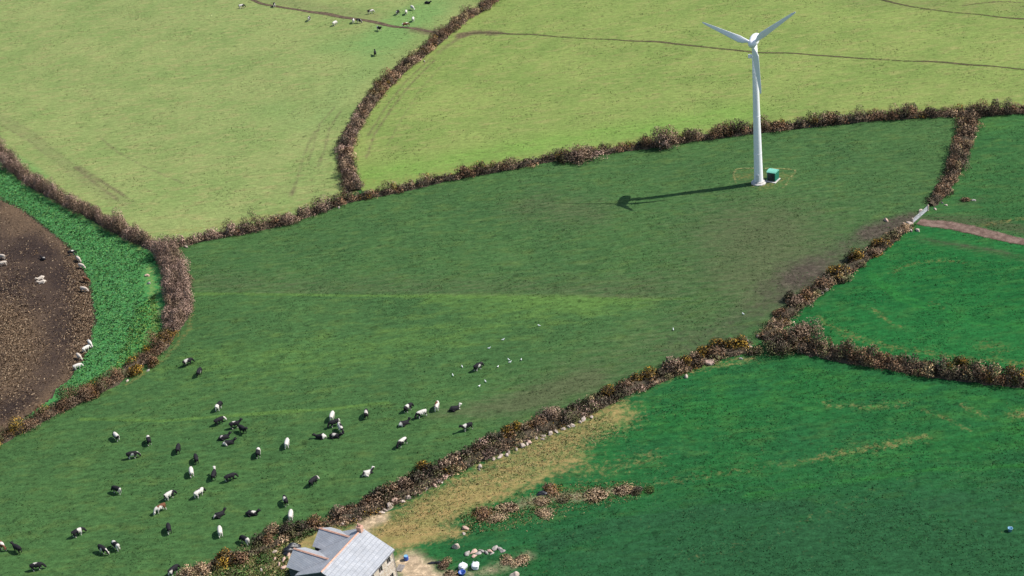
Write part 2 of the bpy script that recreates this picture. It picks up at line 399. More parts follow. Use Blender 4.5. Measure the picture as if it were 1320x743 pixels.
tiny = (np.random.default_rng(3).random(GX.shape) - .5) * .07
GZ2 = GZ + tiny
idx = np.arange(nx * ny).reshape(ny, nx)
quad = np.stack([idx[:-1, :-1], idx[:-1, 1:], idx[1:, 1:], idx[1:, :-1]], -1).reshape(-1, 4)
qf = fid[quad[:, 0]]
VALL = np.stack([GX, GY, GZ2], 1)
def nearfid():
    z = np.where(qf == 0)[0]
    return z
for k, (nm, mk, lab) in FIELD.items():
    q = quad[qf == k]
    if not len(q): continue
    used, inv = np.unique(q, return_inverse=True)
    me = quads_mesh(nm, VALL[used], inv.reshape(-1, 4), attrs={c: CH[c][used] for c in CH}, smooth=True)
    tag(link(nm, me, M[mk]), lab, 'field', kind='structure')

# land beyond the surveyed fields: one sheet to the horizon, with the fields' rectangle let into it
bm = bmesh.new()
X0, X1, Y0, Y1 = xs[0], xs[-1], ys[0], ys[-1]
E_ = 3500.0
for (a, b, c, d) in ((-E_, X0, -E_, E_), (X1, E_, -E_, E_), (X0, X1, -E_, Y0), (X0, X1, Y1, E_)):
    add_poly(bm, [(a, c, -.05), (b, c, -.05), (b, d, -.05), (a, d, -.05)])
tag(link('ground', bm_mesh('ground', bm), M['far']), 'grassland stretching away beyond the hedged fields', 'ground', kind='structure')

# ------------------------------------------------------------------ trodden lines, track
def smooth_line(pts, step):
    P = np.array(pts, float)
    out = []
    n_ = len(P)
    for i in range(n_ - 1):
        p0, p1, p2, p3 = P[max(i - 1, 0)], P[i], P[i + 1], P[min(i + 2, n_ - 1)]
        k = max(2, int(np.linalg.norm(p2[:2] - p1[:2]) / step))
        for t in np.linspace(0, 1, k, endpoint=False):
            out.append(.5 * (2 * p1 + (p2 - p0) * t + (2 * p0 - 5 * p1 + 4 * p2 - p3) * t * t + (3 * p1 - p0 - 3 * p2 + p3) * t ** 3))
    out.append(P[-1])
    return np.array(out)

def normals2(W):
    T = np.gradient(W[:, :2], axis=0); T /= np.linalg.norm(T, axis=1)[:, None] + 1e-9
    return np.stack([-T[:, 1], T[:, 0]], 1)

def path_mat(name, a, b, sharp=.35):
    n = N(name)
    f = n.math('ADD', n.attr('edge'), n.math('MULTIPLY', n.math('SUBTRACT', n.noise(.7, 5, .7), .5), 1.1))
    c = n.scale(n.mix(a, b, n.rng(n.noise(.5, 5, .65), .38, .62)), n.rng(n.noise(2.5, 3, .6), .3, .7, .75, 1.25, False))
    n.done(c, .95, .08)
    tr = n.t.nodes.new('ShaderNodeBsdfTransparent'); mx = n.t.nodes.new('ShaderNodeMixShader')
    n.put(mx.inputs[0], n.rng(f, .25, .25 + sharp)); n.t.links.new(tr.outputs[0], mx.inputs[1]); n.t.links.new(n.b.outputs[0], mx.inputs[2])
    n.t.links.new(mx.outputs[0], n.out.inputs[0])
    return n.m

def ribbon(name, pts, width, mat, label, lift=.06, wv=.25, power=1.0):
    W = smooth_line([at(*p)[:2] for p in pts], 1.5)
    nn = normals2(W)
    s = np.arange(len(W))
    wd = width * (1 + wv * np.sin(s * .21) * np.sin(s * .083 + 1))
    W = W + nn * (.35 * np.sin(s * .17) + .2 * np.sin(s * .41))[:, None] * min(1, width)
    V = []; ed = []
    for off, e in ((-1, 0.0), (-.5, .8), (0, 1.0), (.5, .8), (1, 0.0)):
        p = W + nn * (off * wd / 2)[:, None]
        V.append(np.column_stack([p, hgt(p[:, 0], p[:, 1]) + lift])); ed.append(np.full(len(W), e) * power * (1 + .25 * np.sin(s * .13 + 1) * np.sin(s * .049)))
    k = len(W); F = []
    for r in range(4):
        i = np.arange(k - 1) + r * k
        F.append(np.stack([i, i + 1, i + 1 + k, i + k], 1))
    me = quads_mesh(name, np.concatenate(V), np.concatenate(F)[:, ::-1], attrs={'edge': np.concatenate(ed)}, smooth=True)
    return tag(link(name, me, mat), label, 'path', kind='structure')

M['trod'] = path_mat('trodden_earth', (.062, .056, .03), (.10, .085, .045), .5)
M['trod2'] = path_mat('trodden_brown_earth', (.075, .055, .038), (.13, .095, .062), .5)
M['track'] = path_mat('track_earth', (.115, .075, .06), (.19, .13, .105), .6)
M['pad'] = path_mat('dry_grass_edge', (.20, .21, .075), (.26, .25, .11), .4)
ribbon('path', [(270, -12), (318, -2), (345, 6), (390, 14), (440, 22), (480, 28), (505, 34), (535, 38), (560, 42)], 2.9, M['trod2'], 'cattle path worn into the pasture by the far herd')
ribbon('path', [(600, 44), (630, 43), (700, 46), (780, 51), (860, 56), (905, 60), (970, 67), (1040, 71), (1100, 75), (1180, 79), (1250, 84), (1330, 91), (1400, 97)], 1.8, M['trod'], 'thin trodden path crossing the field behind the turbine head', power=.72)
ribbon('path', [(1090, -14), (1130, -2), (1160, 6), (1200, 12), (1260, 19), (1330, 26), (1400, 30)], 1.8, M['trod'], 'thin trodden path in the top right corner', power=.72)
ribbon('path', [(1240, 8), (1290, 3), (1340, 4)], 1.5, M['trod2'], 'faint worn line in the far right corner', power=.5)
ribbon('dirt_track', TRK, 5.0, M['track'], 'pinkish dirt track leading right from the field gate', lift=.08)
ribbon('grass_strip', [(949, 237), (948, 227), (951, 219), (965, 218), (990, 218), (1024, 220), (1016, 231), (1008, 243), (985, 244), (960, 241)] , 1.3, M['pad'], 'square of dry uncut grass around the turbine foot', lift=.08, power=.42)

# ------------------------------------------------------------------ scrub builder: thousands of little twig faces
PAL = {'bare': [(.26, .18, .125), (.21, .145, .10), (.31, .225, .155), (.15, .105, .075)],
       'pink': [(.36, .245, .195), (.30, .20, .165), (.28, .195, .155), (.42, .30, .24)],
       'bracken': [(.26, .15, .085), (.22, .125, .08), (.30, .20, .12), (.16, .10, .065)],
       'dark': [(.085, .075, .055), (.11, .088, .065), (.06, .06, .042), (.14, .10, .08)],
       'gorse': [(.28, .155, .04), (.075, .072, .03), (.19, .12, .04), (.36, .22, .04), (.10, .075, .04)],
       'yellow': [(.40, .25, .035), (.32, .20, .04), (.09, .08, .03)],
       'straw': [(.40, .30, .17), (.33, .24, .13), (.27, .22, .12)],
       'tan': [(.42, .29, .18), (.36, .24, .15), (.48, .36, .24), (.26, .18, .12)],
       'olive': [(.13, .125, .06), (.09, .10, .045), (.18, .17, .09)],
       'green': [(.05, .13, .035), (.08, .16, .04), (.13, .18, .06)]}
M['twigs'] = tint_mat('twigs_and_leaves', .9, .3, 2.0)
n = N('hedge_bank_earth'); b1 = n.noise(.9, 5, .7); b2 = n.noise(2.7, 4, .7)
cb = n.mix(n.mix((.05, .042, .032), (.10, .078, .055), n.rng(b1, .4, .6)), (.055, .075, .03), n.rng(b2, .55, .7)); n.bump(b2, .9, .3)
M['bank'] = n.done(cb, .95, .05)

def twig_faces(centers, radii, heights, pals, per, size=.34, seed=0, spiky=.5, tones=(.7, .9, 1.05, 1.2, 1.45, 1.7)):
    """centers (n,3); each clump an uneven dome of loose twig faces"""
    g = np.random.default_rng(seed)
    n_ = len(centers)
    cnt = np.maximum(20, (per * (radii ** 1.3) * (heights / 2.0) ** .6)).astype(int)
    own = np.repeat(np.arange(n_), cnt); T = len(own)
    d = g.normal(size=(T, 3)); d[:, 2] = np.abs(d[:, 2]) * .9 + .02
    d /= np.linalg.norm(d, axis=1)[:, None]
    rr = g.random(T) ** .38
    # lumps: three random bulges per clump
    lump = np.ones(T)
    for k in range(4):
        ax = g.normal(size=(n_, 3)); ax[:, 2] = abs(ax[:, 2]); ax /= np.linalg.norm(ax, axis=1)[:, None]
        lump += .34 * np.clip((d * ax[own]).sum(1), -.3, 1) * g.uniform(-.4, 1, n_)[own]
    lump = np.clip(lump, .5, 1.5)
    R = radii[own]; Hh = heights[own]
    c = centers[own] + np.stack([d[:, 0] * R * (rr * lump), d[:, 1] * R * (rr * lump), np.clip(d[:, 2] * rr, 0, 1) ** .62 * Hh * np.clip(lump, .7, 1.25)], 1)
    ln = size * g.uniform(.55, 1.5, T); wd = ln * g.uniform(.28, .6, T)
    up = d * .6 + g.normal(size=(T, 3)) * .9; up[:, 2] += spiky; up /= np.linalg.norm(up, axis=1)[:, None]
    sd_ = np.cross(up, g.normal(size=(T, 3))); sd_ /= np.linalg.norm(sd_, axis=1)[:, None] + 1e-9
    a = up * ln[:, None]; b = sd_ * (wd / 2)[:, None]
    V = np.stack([c - a * .5 - b, c - a * .5 + b, c + a * .5 + b * .5, c + a * .5 - b * .5], 1).reshape(-1, 3)
    F = np.arange(T * 4).reshape(-1, 4)
    col = np.zeros((T, 3))
    for nm in PAL:
        sel = np.array([p == nm for p in pals])[own]
        if sel.any():
            arr = np.array(PAL[nm]); col[sel] = arr[g.integers(0, len(arr), sel.sum())]
    tone = g.choice(tones, n_)[own] * g.uniform(.87, 1.13, T)
    col *= tone[:, None]
    nr = np.stack([d[:, 0] / R, d[:, 1] / R, d[:, 2] / Hh], 1); nr /= np.linalg.norm(nr, axis=1)[:, None]
    nr = nr * 1.0 + g.normal(size=(T, 3)) * .28; nr[:, 2] += .18; nr /= np.linalg.norm(nr, axis=1)[:, None]
    return V, F, np.repeat(col, 4, axis=0), np.repeat(nr, 4, axis=0)

def hedge(label, pts, weights, seed, step=1.15, per=190, group='hedgerows between the fields', bankh=.75, bankw=.8, WAX=1, size=.27, tones=(.7, .9, 1.05, 1.2, 1.45, 1.7)):
    """pts: (px, py, width m, height m); weights: {palette: share} or a function of the fraction along"""
    W = smooth_line([(*at(p[0], p[1])[:2], p[2], p[3]) for p in pts], 1.2)
    nn = normals2(W)
    seg = np.r_[0, np.cumsum(np.linalg.norm(np.diff(W[:, :2], axis=0), axis=1))]
    g = np.random.default_rng(seed)
    root = empty('hedgerow', (W[0, 0], W[0, 1], float(hgt(W[0, 0], W[0, 1]))))
    org = np.array(root.location)
    # the earth bank
    S0 = np.array([at(p[0], p[1])[:2] for p in pts]); sl = np.r_[0, np.cumsum(np.linalg.norm(np.diff(S0, axis=0), axis=1))]; PYS = np.interp(np.linspace(0, sl[-1], 60), sl, [p[WAX] for p in pts])
    k = len(W); V = []
    prof = [(-1, -.15), (-.8, .45), (-.45, .9), (0, 1.0), (.45, .9), (.8, .45), (1, -.15)]
    for off, hz in prof:
        jit = 1 + .3 * g.normal(size=k) * .5
        p = W[:, :2] + nn * (off * W[:, 2] * .5 * bankw * jit)[:, None]
        V.append(np.column_stack([p, hgt(p[:, 0], p[:, 1]) + hz * np.minimum(bankh, W[:, 3] * .6) * (1 + .25 * g.normal(size=k) * (hz > 0))]))
    F = []
    for r in range(len(prof) - 1):
        i = np.arange(k - 1) + r * k
        F.append(np.stack([i, i + 1, i + 1 + k, i + k], 1))
    V = np.concatenate(V); F = np.concatenate(F)[:, ::-1]
    link('bank', quads_mesh('bank', V - org, F, smooth=True), M['bank'], root)
    # the growth on it
    cs = []; rs = []; hs = []; pl = []
    s = 0.0
    while s < seg[-1]:
        x = np.interp(s, seg, W[:, 0]); y = np.interp(s, seg, W[:, 1]); wd = np.interp(s, seg, W[:, 2]); hh = np.interp(s, seg, W[:, 3])
        nx_, ny_ = np.interp(s, seg, nn[:, 0]), np.interp(s, seg, nn[:, 1])
        f = s / seg[-1]
        ww = weights(np.interp(f, np.linspace(0, 1, len(PYS)), PYS)) if callable(weights) else weights
        lanes = max(1, int(round(wd / 2.0)))
        wave = .78 + .3 * math.sin(s * .37 + seed) * math.sin(s * .113 + 2 * seed) + .18 * math.sin(s * .9 + seed)
        for l in range(lanes):
            off = ((l + .5) / lanes - .5) * wd * .92 + g.normal() * .28
            u = abs(off) / (wd * .5 + .01)
            r = min(1.9, wd / lanes * .72) * g.choice([.65, .85, 1.0, 1.25])
            h_ = hh * (1 - .4 * u * u) * wave * g.choice([.4, .65, .85, 1.0, 1.0, 1.3, 1.6])
            cx, cy = x + nx_ * off + g.normal() * .25, y + ny_ * off + g.normal() * .25
            cs.append((cx, cy, float(hgt(cx, cy)) + .15)); rs.append(r); hs.append(max(.45, h_))
            names = list(ww); pr = np.array([ww[a] for a in names]); pl.append(names[g.choice(len(names), p=pr / pr.sum())])
        s += step * g.uniform(.7, 1.3)
    Vt, Ft, Ct, Nt = twig_faces(np.array(cs), np.array(rs), np.array(hs), pl, per, size, seed, tones=tones)
    link('foliage', quads_mesh('foliage', Vt - org, Ft, cols=Ct, nors=Nt), M['twigs'], root)
    tag(root, label, 'hedge', group)
    return root

def wh(pts, w_, h_):
    return [(*p, w_, h_) for p in pts]
hedge('brown bare hedge curving down between the two pale upper pastures', wh(HA, 4.8, 2.9), lambda f: {'bare': 4, 'bracken': 1.6, 'dark': 1.3, 'straw': .7, 'gorse': .5} if f < 130 else {'bare': 4, 'pink': 1.5, 'dark': 1.2, 'bracken': .7, 'tan': .5}, 11)
hb = []
for (x, y) in HB:
    hb.append((x, y, 4.0 if x < 900 else 4.6, 2.9 if 250 < x < 420 else (2.2 if x < 900 else 2.7)))
hedge('long dark hedge running behind the turbine from the left junction to the right edge', hb, lambda f: {'bare': 4, 'pink': 2, 'dark': 1, 'bracken': .6} if f < 430 else {'dark': 3.0, 'bracken': 1.7, 'bare': 2.0, 'gorse': .5, 'tan': .2}, 12, WAX=0)
hc = []
for (x, y) in HC:
    wd = 4.2; h_ = 3.7
    if 325 < y < 415 and x > 200: wd, h_ = 6.8, 4.6
    elif y > 440: wd, h_ = 4.8, 2.4
    hc.append((x, y, wd, h_))
hedge('thick pinkish leafless hedge bending round the fodder crop on the left', hc, lambda f: {'bare': 3, 'pink': 2, 'dark': .7} if f < 318 else ({'pink': 5, 'bare': 2} if f < 432 else {'bracken': 2.2, 'bare': 2.5, 'gorse': .9, 'yellow': .12, 'olive': .6}), 13, per=330, size=.2, tones=(.95, 1.1, 1.25, 1.4))
hedge('bushy brown hedge between the gate and the upper right corner of the turbine field', [(*HD[0], 5.4, 2.7), (*HD[1], 5.6, 2.8), (*HD[2], 5.4, 2.6), (*HD[3], 4.6, 2.2), (*HD[4], 4.0, 1.8), (1200, 266, 2.6, 1.4)], {'bracken': 2.2, 'bare': 3, 'dark': 1.6, 'straw': .8}, 14)
hedge('low overgrown bank with gorse from the gate to the three-way hedge junction', [(1172, 292, 1.8, .9)] + [(*p, 4.2, 1.1) for p in HD[8:16]], {'bracken': 1.4, 'bare': 1.5, 'dark': 1.3, 'olive': 1.8, 'gorse': .7, 'straw': .7}, 15)
hedge('low stony bank with gorse running from the hedge junction down to the house', [(*p, 4.6, 1.25) for p in HD[16:32]], {'bare': 2.2, 'bracken': 1.2, 'dark': 1.3, 'olive': 1.2, 'gorse': .5, 'pink': 1, 'straw': .9, 'tan': .4}, 16)
hedge('thin ragged scrub bank ending beside the house', [(*p, 2.4, .85) for p in HD[31:]], {'bracken': 1.4, 'tan': 1.3, 'olive': 1.6, 'dark': .8, 'straw': .6}, 17)
hedge('broad dark hedge running from the junction to the right edge', [(995, 441, 4.8, 2.4)] + [(*p, 5.2, 3.0) for p in HE[1:]], {'dark': 2.6, 'bare': 2.2, 'bracken': 1.6, 'olive': .6, 'gorse': .3, 'straw': .25}, 18, per=200)

# ------------------------------------------------------------------ single bushes
BUSHMESH = {}
def bush_mesh(kind, seed, fine=False):
    k = (kind, seed, fine)
    if k not in BUSHMESH:
        g = np.random.default_rng(seed + 100)
        mix = {'gorse': ['gorse', 'gorse', 'dark', 'yellow'], 'rust': ['bracken', 'bracken', 'gorse'], 'dark': ['dark', 'dark', 'olive'], 'grey': ['bare', 'pink', 'bare'],
               'brown': ['bracken', 'bare', 'dark'], 'olive': ['olive', 'dark', 'straw'], 'tan': ['tan', 'straw', 'tan'], 'yellow': ['yellow', 'gorse', 'yellow'], 'green': ['green', 'olive', 'green']}[kind]
        nclump = 7
        cs = np.column_stack([g.uniform(-.55, .55, nclump), g.uniform(-.5, .5, nclump), np.zeros(nclump)]); cs[0] = 0
        rs = g.uniform(.42, .62, nclump); hs = g.uniform(.6, .95, nclump); hs[0] = 1.0
        V, F, C_, N_ = twig_faces(cs, rs, hs, [mix[i % len(mix)] for i in range(nclump)], 2600 if fine else 900, .062 if fine else .115, seed + 200, .2)
        stem = bmesh.new()
        for i in range(5):
            a = g.uniform(0, 6.28); add_bar(stem, (0, 0, -.15), (.35 * math.cos(a), .35 * math.sin(a), .55), .035, 5)
        BUSHMESH[k] = (quads_mesh('bush_foliage', V, F, cols=C_, nors=N_), bm_mesh('bush_stems', stem))
    return BUSHMESH[k]
M['stem'] = plain_mat('bush_stem_bark', (.08, .06, .045), (.13, .10, .08), 3)

def bush(name, px, py, r, h_, kind, label, cat='bush', group=None, seed=None):
    seed = int(px * 3 + py) % 4 if seed is None else seed
    fo, st = bush_mesh(kind, seed, r > 3.2)
    p = at(px, py)
    root = empty(name, p, (px * 1.7 + py) % 6.28)
    root.scale = (r, r, h_)
    link('foliage', fo, M['twigs'], root); link('stem', st, M['stem'], root)
    return tag(root, label, cat, group)

ORD = ['', 'first', 'second', 'third', 'fourth', 'fifth', 'sixth', 'seventh', 'eighth', 'ninth', 'tenth', 'eleventh', 'twelfth', 'thirteenth', 'fourteenth', 'fifteenth', 'sixteenth', 'seventeenth', 'eighteenth',
       'nineteenth', 'twentieth', 'twenty-first', 'twenty-second', 'twenty-third', 'twenty-fourth', 'twenty-fifth', 'twenty-sixth', 'twenty-seventh', 'twenty-eighth', 'twenty-ninth', 'thirtieth', 'thirty-first', 'thirty-second', 'thirty-third', 'thirty-fourth', 'thirty-fifth', 'thirty-sixth']
LOOK = {'gorse': ('gorse_bush', 'dark gorse bush flecked with ochre flower'), 'yellow': ('gorse_bush', 'bright yellow flowering gorse bush'), 'rust': ('bracken_bush', 'rust brown bush'), 'dark': ('scrub_bush', 'dark olive bush'),
        'grey': ('bare_bush', 'pinkish grey leafless bush'), 'brown': ('scrub_bush', 'brown twiggy bush'), 'olive': ('scrub_bush', 'pale olive bush'), 'tan': ('scrub_bush', 'tan dried-out bush'), 'green': ('scrub_bush', 'leafy green bush')}
SPANS = [
 ('along the bank below the gate', 'bushes on the bank below the gate', [
  (1168, 296, 1.6, 1.0, 'tan'), (1152, 306, 1.8, 1.0, 'olive'), (1134, 317, 1.9, 1.9, 'gorse'), (1124, 329, 1.6, 1.3, 'brown'), (1102, 335, 2.2, 2.2, 'gorse'), (1108, 343, 1.5, .9, 'olive'), (1079, 354, 2.5, 2.3, 'gorse'),
  (1086, 362, 1.9, 1.0, 'olive'), (1060, 370, 2.2, 1.6, 'brown'), (1050, 377, 1.7, 1.3, 'dark'), (1036, 385, 2.1, 1.6, 'rust'), (1024, 394, 2.2, 1.7, 'grey'), (1017, 386, 1.6, 1.6, 'dark'), (1004, 406, 1.4, 1.0, 'rust'), (1010, 419, 1.6, .8, 'tan')]),
 ('between hedge junction and pink boulder', 'bushes on the bank left of the junction', [
  (972, 455, 1.9, 1.3, 'olive'), (958, 446, 1.9, 1.7, 'gorse'), (944, 450, 2.2, 1.9, 'gorse'), (928, 447, 2.2, 1.8, 'gorse'), (922, 460, 1.9, 1.7, 'brown'), (908, 461, 2.3, 1.9, 'gorse'), (898, 469, 1.8, 1.5, 'dark')]),
 ('from the pink boulder towards the stone row', 'bushes on the bank above the stone row', [
  (882, 471, 1.9, 1.7, 'gorse'), (868, 478, 2.6, 2.2, 'grey'), (852, 486, 1.6, 1.2, 'dark'), (838, 488, 2.1, 1.8, 'gorse'), (822, 493, 2.1, 1.7, 'gorse'), (806, 499, 1.9, 1.4, 'brown'), (784, 510, 1.7, 1.8, 'gorse'), (770, 517, 1.9, 1.4, 'dark'),
  (756, 524, 1.7, 1.3, 'dark')]),
 ('down the stone row from its top', 'bushes on the bank beside the stone row', [
  (742, 529, 1.8, 1.4, 'dark'), (731, 543, 2.0, 1.5, 'dark'), (710, 540, 2.7, 2.0, 'grey'), (692, 550, 2.0, 1.6, 'brown'), (679, 553, 1.5, 1.2, 'tan'), (664, 553, 1.6, 1.2, 'yellow'), (657, 562, 2.0, 1.7, 'gorse'), (636, 568, 1.9, 1.5, 'dark'), (620, 577, 2.4, 1.5, 'grey'),
  (603, 590, 2.0, 1.8, 'dark'), (588, 595, 2.1, 1.5, 'grey'), (575, 603, 2.0, 1.6, 'grey'), (561, 612, 2.0, 1.8, 'dark'), (545, 606, 1.8, 1.4, 'gorse'), (535, 622, 2.3, 1.9, 'dark'), (520, 629, 2.1, 1.6, 'grey'), (505, 634, 2.2, 1.7, 'brown'), (490, 643, 2.2, 1.8, 'dark'), (474, 649, 2.2, 1.6, 'brown')]),
 ('behind the house from its chimney leftward', 'scrub bushes behind the house', [
  (449, 660, 1.8, 1.3, 'brown'), (436, 666, 1.9, 1.5, 'grey'), (406, 676, 1.7, 1.3, 'rust'), (420, 682, 1.3, .8, 'olive'), (392, 681, 1.9, 1.2, 'dark'), (371, 685, 1.8, 1.4, 'dark'), (352, 686, 1.6, 1.2, 'tan'), (336, 699, 1.8, 1.2, 'dark'), (347, 700, 1.6, 1.1, 'rust'), (309, 722, 1.9, 1.3, 'rust'), (292, 724, 2.2, 1.6, 'gorse'), (280, 731, 1.4, 1.2, 'dark'),
  (262, 738, 1.9, 1.4, 'tan'), (245, 745, 2.0, 1.4, 'tan')])]
for where, grp, lst in SPANS:
    for i, (x, y, r, h_, k) in enumerate(lst):
        nm, lk = LOOK[k]
        bush(nm, x, y, r * 1.22, h_ * 1.25, k, f'{lk}, {ORD[i + 1]} {where}', group=grp)
bush('hawthorn_bush', 857, 191, 4.0, 6.6, 'grey', 'tall rounded leafless hawthorn standing above the dark hedge behind the turbine', 'bush', seed=5)
bush('thorn_thicket', 752, 204, 5.8, 3.6, 'grey', 'wide domed grey thicket in the long dark hedge', 'bush', seed=6)
bush('thorn_thicket', 728, 207, 3.2, 2.8, 'dark', 'dark thorn bush at the left end of the wide grey thicket', 'bush', seed=7)
bush('scrub_bush', 1076, 158, 2.6, 3.0, 'dark', 'dark bush rising highest in the hedge right of the turbine', 'bush', seed=2)
bush('scrub_bush', 998, 166, 2.2, 2.7, 'dark', 'dark bush in the hedge just right of the turbine tower', 'bush', seed=3)
bush('scrub_bush', 598, 226, 2.4, 2.4, 'brown', 'brown bush in the long hedge above the middle field', 'bush', seed=1)
bush('bare_bush', 370, 288, 3.4, 2.9, 'grey', 'rounded pinkish bush in the hedge nearest the left junction', 'bush', seed=2)
bush('bare_bush', 1034, 434, 4.6, 3.6, 'grey', 'large pale domed bush at the hedge junction, behind the dark hedge end', 'bush', seed=5)
bush('scrub_bush', 1002, 452, 4.0, 3.0, 'dark', 'large dark bush at the left end of the broad dark hedge', 'bush', seed=6)
bush('gorse_bush', 1310, 490, 2.6, 2.0, 'yellow', 'yellow gorse bush in the broad hedge at the right edge', 'bush', seed=0)
bush('gorse_bush', 1240, 470, 2.0, 1.8, 'gorse', 'small gorse bush on top of the broad dark hedge', 'bush', seed=1)
bush('gorse_bush', 176, 482, 2.2, 2.0, 'yellow', 'bright yellow gorse at the bend of the left hedge', 'bush', seed=2)
bush('bracken_bush', 196, 470, 2.2, 1.8, 'rust', 'rust coloured bush above the bright gorse in the left hedge', 'bush', seed=1)
bush('scrub_bush', 118, 513, 2.3, 1.7, 'rust', 'round rust bush near the lower left end of the left hedge', 'bush', seed=3)
bush('bracken_bush', 556, 62, 2.4, 1.8, 'rust', 'rust coloured bush beside the cattle gap in the upper hedge', 'bush', seed=0)
bush('scrub_bush', 590, 36, 2.6, 2.0, 'dark', 'dark bush just above the cattle gap in the upper hedge', 'bush', seed=1)
bush('bracken_bush', 505, 108, 2.2, 1.7, 'rust', 'rust coloured bush halfway along the upper hedge', 'bush', seed=3)
# heaps of dead bracken in the rough ground
HEAPS = [(622, 664, 2.2, .6, 'rust', 'low rusty heap of dead bracken, nearest the house'), (652, 657, 2.2, .7, 'tan', 'tan heap of dead bracken below the black bundle'), (640, 668, 1.8, .5, 'tan', 'flat tan bracken heap in front of the others'),
         (712, 632, 2.0, .8, 'rust', 'rusty bracken heap directly beside the black bundle'), (698, 648, 1.6, .6, 'tan', 'small tan bracken heap in the middle of the rough strip'), (702, 662, 1.8, .5, 'tan', 'tan bracken tuft nearest the deep green grass'),
         (726, 642, 1.7, .5, 'olive', 'olive tuft between the bracken heaps'), (770, 640, 2.4, .7, 'tan', 'long tan bracken heap with a dark lower edge'), (806, 631, 2.2, .7, 'tan', 'tan bracken heap near the right end of the rough strip'),
         (820, 633, 1.5, .7, 'dark', 'dark tuft at the right end of the rough strip'), (838, 632, 1.2, .6, 'green', 'lone green tuft just beyond the rough strip'),
         (572, 728, 1.5, .8, 'brown', 'brown weeds beside the sandy yard'), (585, 742, 1.7, .6, 'tan', 'tan weeds at the bottom edge below the white sacks'), (655, 722, 1.6, .6, 'tan', 'tan tuft right of the rubble heap'), (672, 724, 1.7, .5, 'tan', 'pale tuft at the edge of the deep green grass'),
         (398, 688, 1.6, 1.0, 'green', 'green bush between the wing roof and the scrub'), (376, 694, 1.5, .7, 'green', 'low green bush beside the black-wrapped heap'), (340, 722, 1.8, .7, 'green', 'green weeds left of the house wing'), (305, 740, 2.0, .6, 'green', 'green weeds at the bottom edge left of the house')]
for x, y, r, h_, k, lab in HEAPS:
    bush('bracken_heap' if k in ('rust', 'tan') else 'weed_clump', x, y, r * 1.15, h_ * .75, k, lab, 'bracken' if k in ('rust', 'tan') else 'weeds', 'heaps and tufts in the rough ground')

# ------------------------------------------------------------------ grass tufts, crop leaves, stubble: nobody could count them
def tuft_field(name, label, mat_cols, poly_px, count, size, seed, wide=.35, up=1.0, blades=5, accept=None, cat='grass'):
    g = np.random.default_rng(seed)
    P = np.array([at(*p)[:2] for p in poly_px]); lo = P.min(0); hi = P.max(0)
    pts = np.empty((0, 2))
    while len(pts) < count:
        c = g.uniform(lo, hi, (count * 3, 2)); z = hgt(c[:, 0], c[:, 1])
        u, v = proj(np.column_stack([c, z])); ok = pip(u, v, poly_px)
        if accept is not None: ok &= accept(u, v, c, g)
        pts = np.r_[pts, c[ok]]
    pts = pts[:count]
    own = np.repeat(np.arange(count), blades); T = len(own)
    b = np.column_stack([pts[own] + g.normal(size=(T, 2)) * size * .35, np.zeros(T)]); b[:, 2] = hgt(b[:, 0], b[:, 1]) - .03
    d = g.normal(size=(T, 3)) * .7; d[:, 2] = up; d /= np.linalg.norm(d, axis=1)[:, None]
    s_ = np.cross(d, g.normal(size=(T, 3))); s_ /= np.linalg.norm(s_, axis=1)[:, None]
    ln = size * g.uniform(.6, 1.4, T); a = d * ln[:, None]; w_ = s_ * (ln * wide)[:, None]
    tip = a.copy(); tip[:, 2] -= ln * .15
    V = np.stack([b - w_ * .6, b + w_ * .6, b + tip + w_ * .35, b + tip - w_ * .35], 1).reshape(-1, 3)
    arr = np.array(mat_cols); col = arr[g.integers(0, len(arr), count)][own] * g.uniform(.7, 1.3, (T, 1))
    nr = g.normal(size=(T, 3)) * .35; nr[:, 2] += 1; nr /= np.linalg.norm(nr, axis=1)[:, None]
    me = quads_mesh(name, V, np.arange(T * 4).reshape(-1, 4), cols=np.repeat(col, 4, axis=0), nors=np.repeat(nr, 4, axis=0))
    return tag(link(name, me, M['twigs']), label, cat, kind='stuff')

CROPPOLY = [(-40, 192)] + [(p[0] - 4, p[1] + 10) for p in HC[2:10]] + [(194, 345), (198, 380), (196, 410), (185, 440), (168, 462), (140, 486), (110, 502), (75, 518)] + EDGE4[3:14][::-1] + [(0, 258), (-40, 230)]
tuft_field('fodder_crop', 'bright green leafy fodder crop in a curved strip on the left', [(.08, .24, .08), (.11, .27, .095), (.06, .18, .065), (.15, .29, .085), (.10, .26, .12)], CROPPOLY, 30000, .34, 31, .45, .12, 4, cat='crop', accept=lambda u, v, c, g: (g.random(len(u)) > 1.3 * np.exp(-(dline(c[:, 0], c[:, 1], wline([(192, 350), (197, 385), (199, 415), (185, 448), (150, 480), (100, 512)])) / 2.6) ** 2)))
tuft_field('weedy_margin', 'yellow green weeds along the hedge side of the crop', [(.12, .26, .05), (.2, .28, .07), (.08, .24, .05)], [(175, 400), (200, 380), (208, 430), (180, 462), (120, 508), (70, 525), (90, 505), (150, 470)], 2600, .3, 32, .4, .4, 4)
tuft_field('crop_stubble', 'chewed off pale stalks littering the brown soil', [(.32, .22, .14), (.24, .16, .10), (.40, .30, .20), (.12, .08, .055)], EDGE4 + [(-60, 560), (-60, 230)], 14000, .3, 33, .4, .45, 3,
           accept=lambda u, v, c, g: g.random(len(u)) < np.clip(.05 + np.exp(-((u - 108) / 18) ** 2) + .8 * np.exp(-((u - 15) / 28) ** 2 - ((v - 440) / 60) ** 2), 0, 1), cat='stubble')
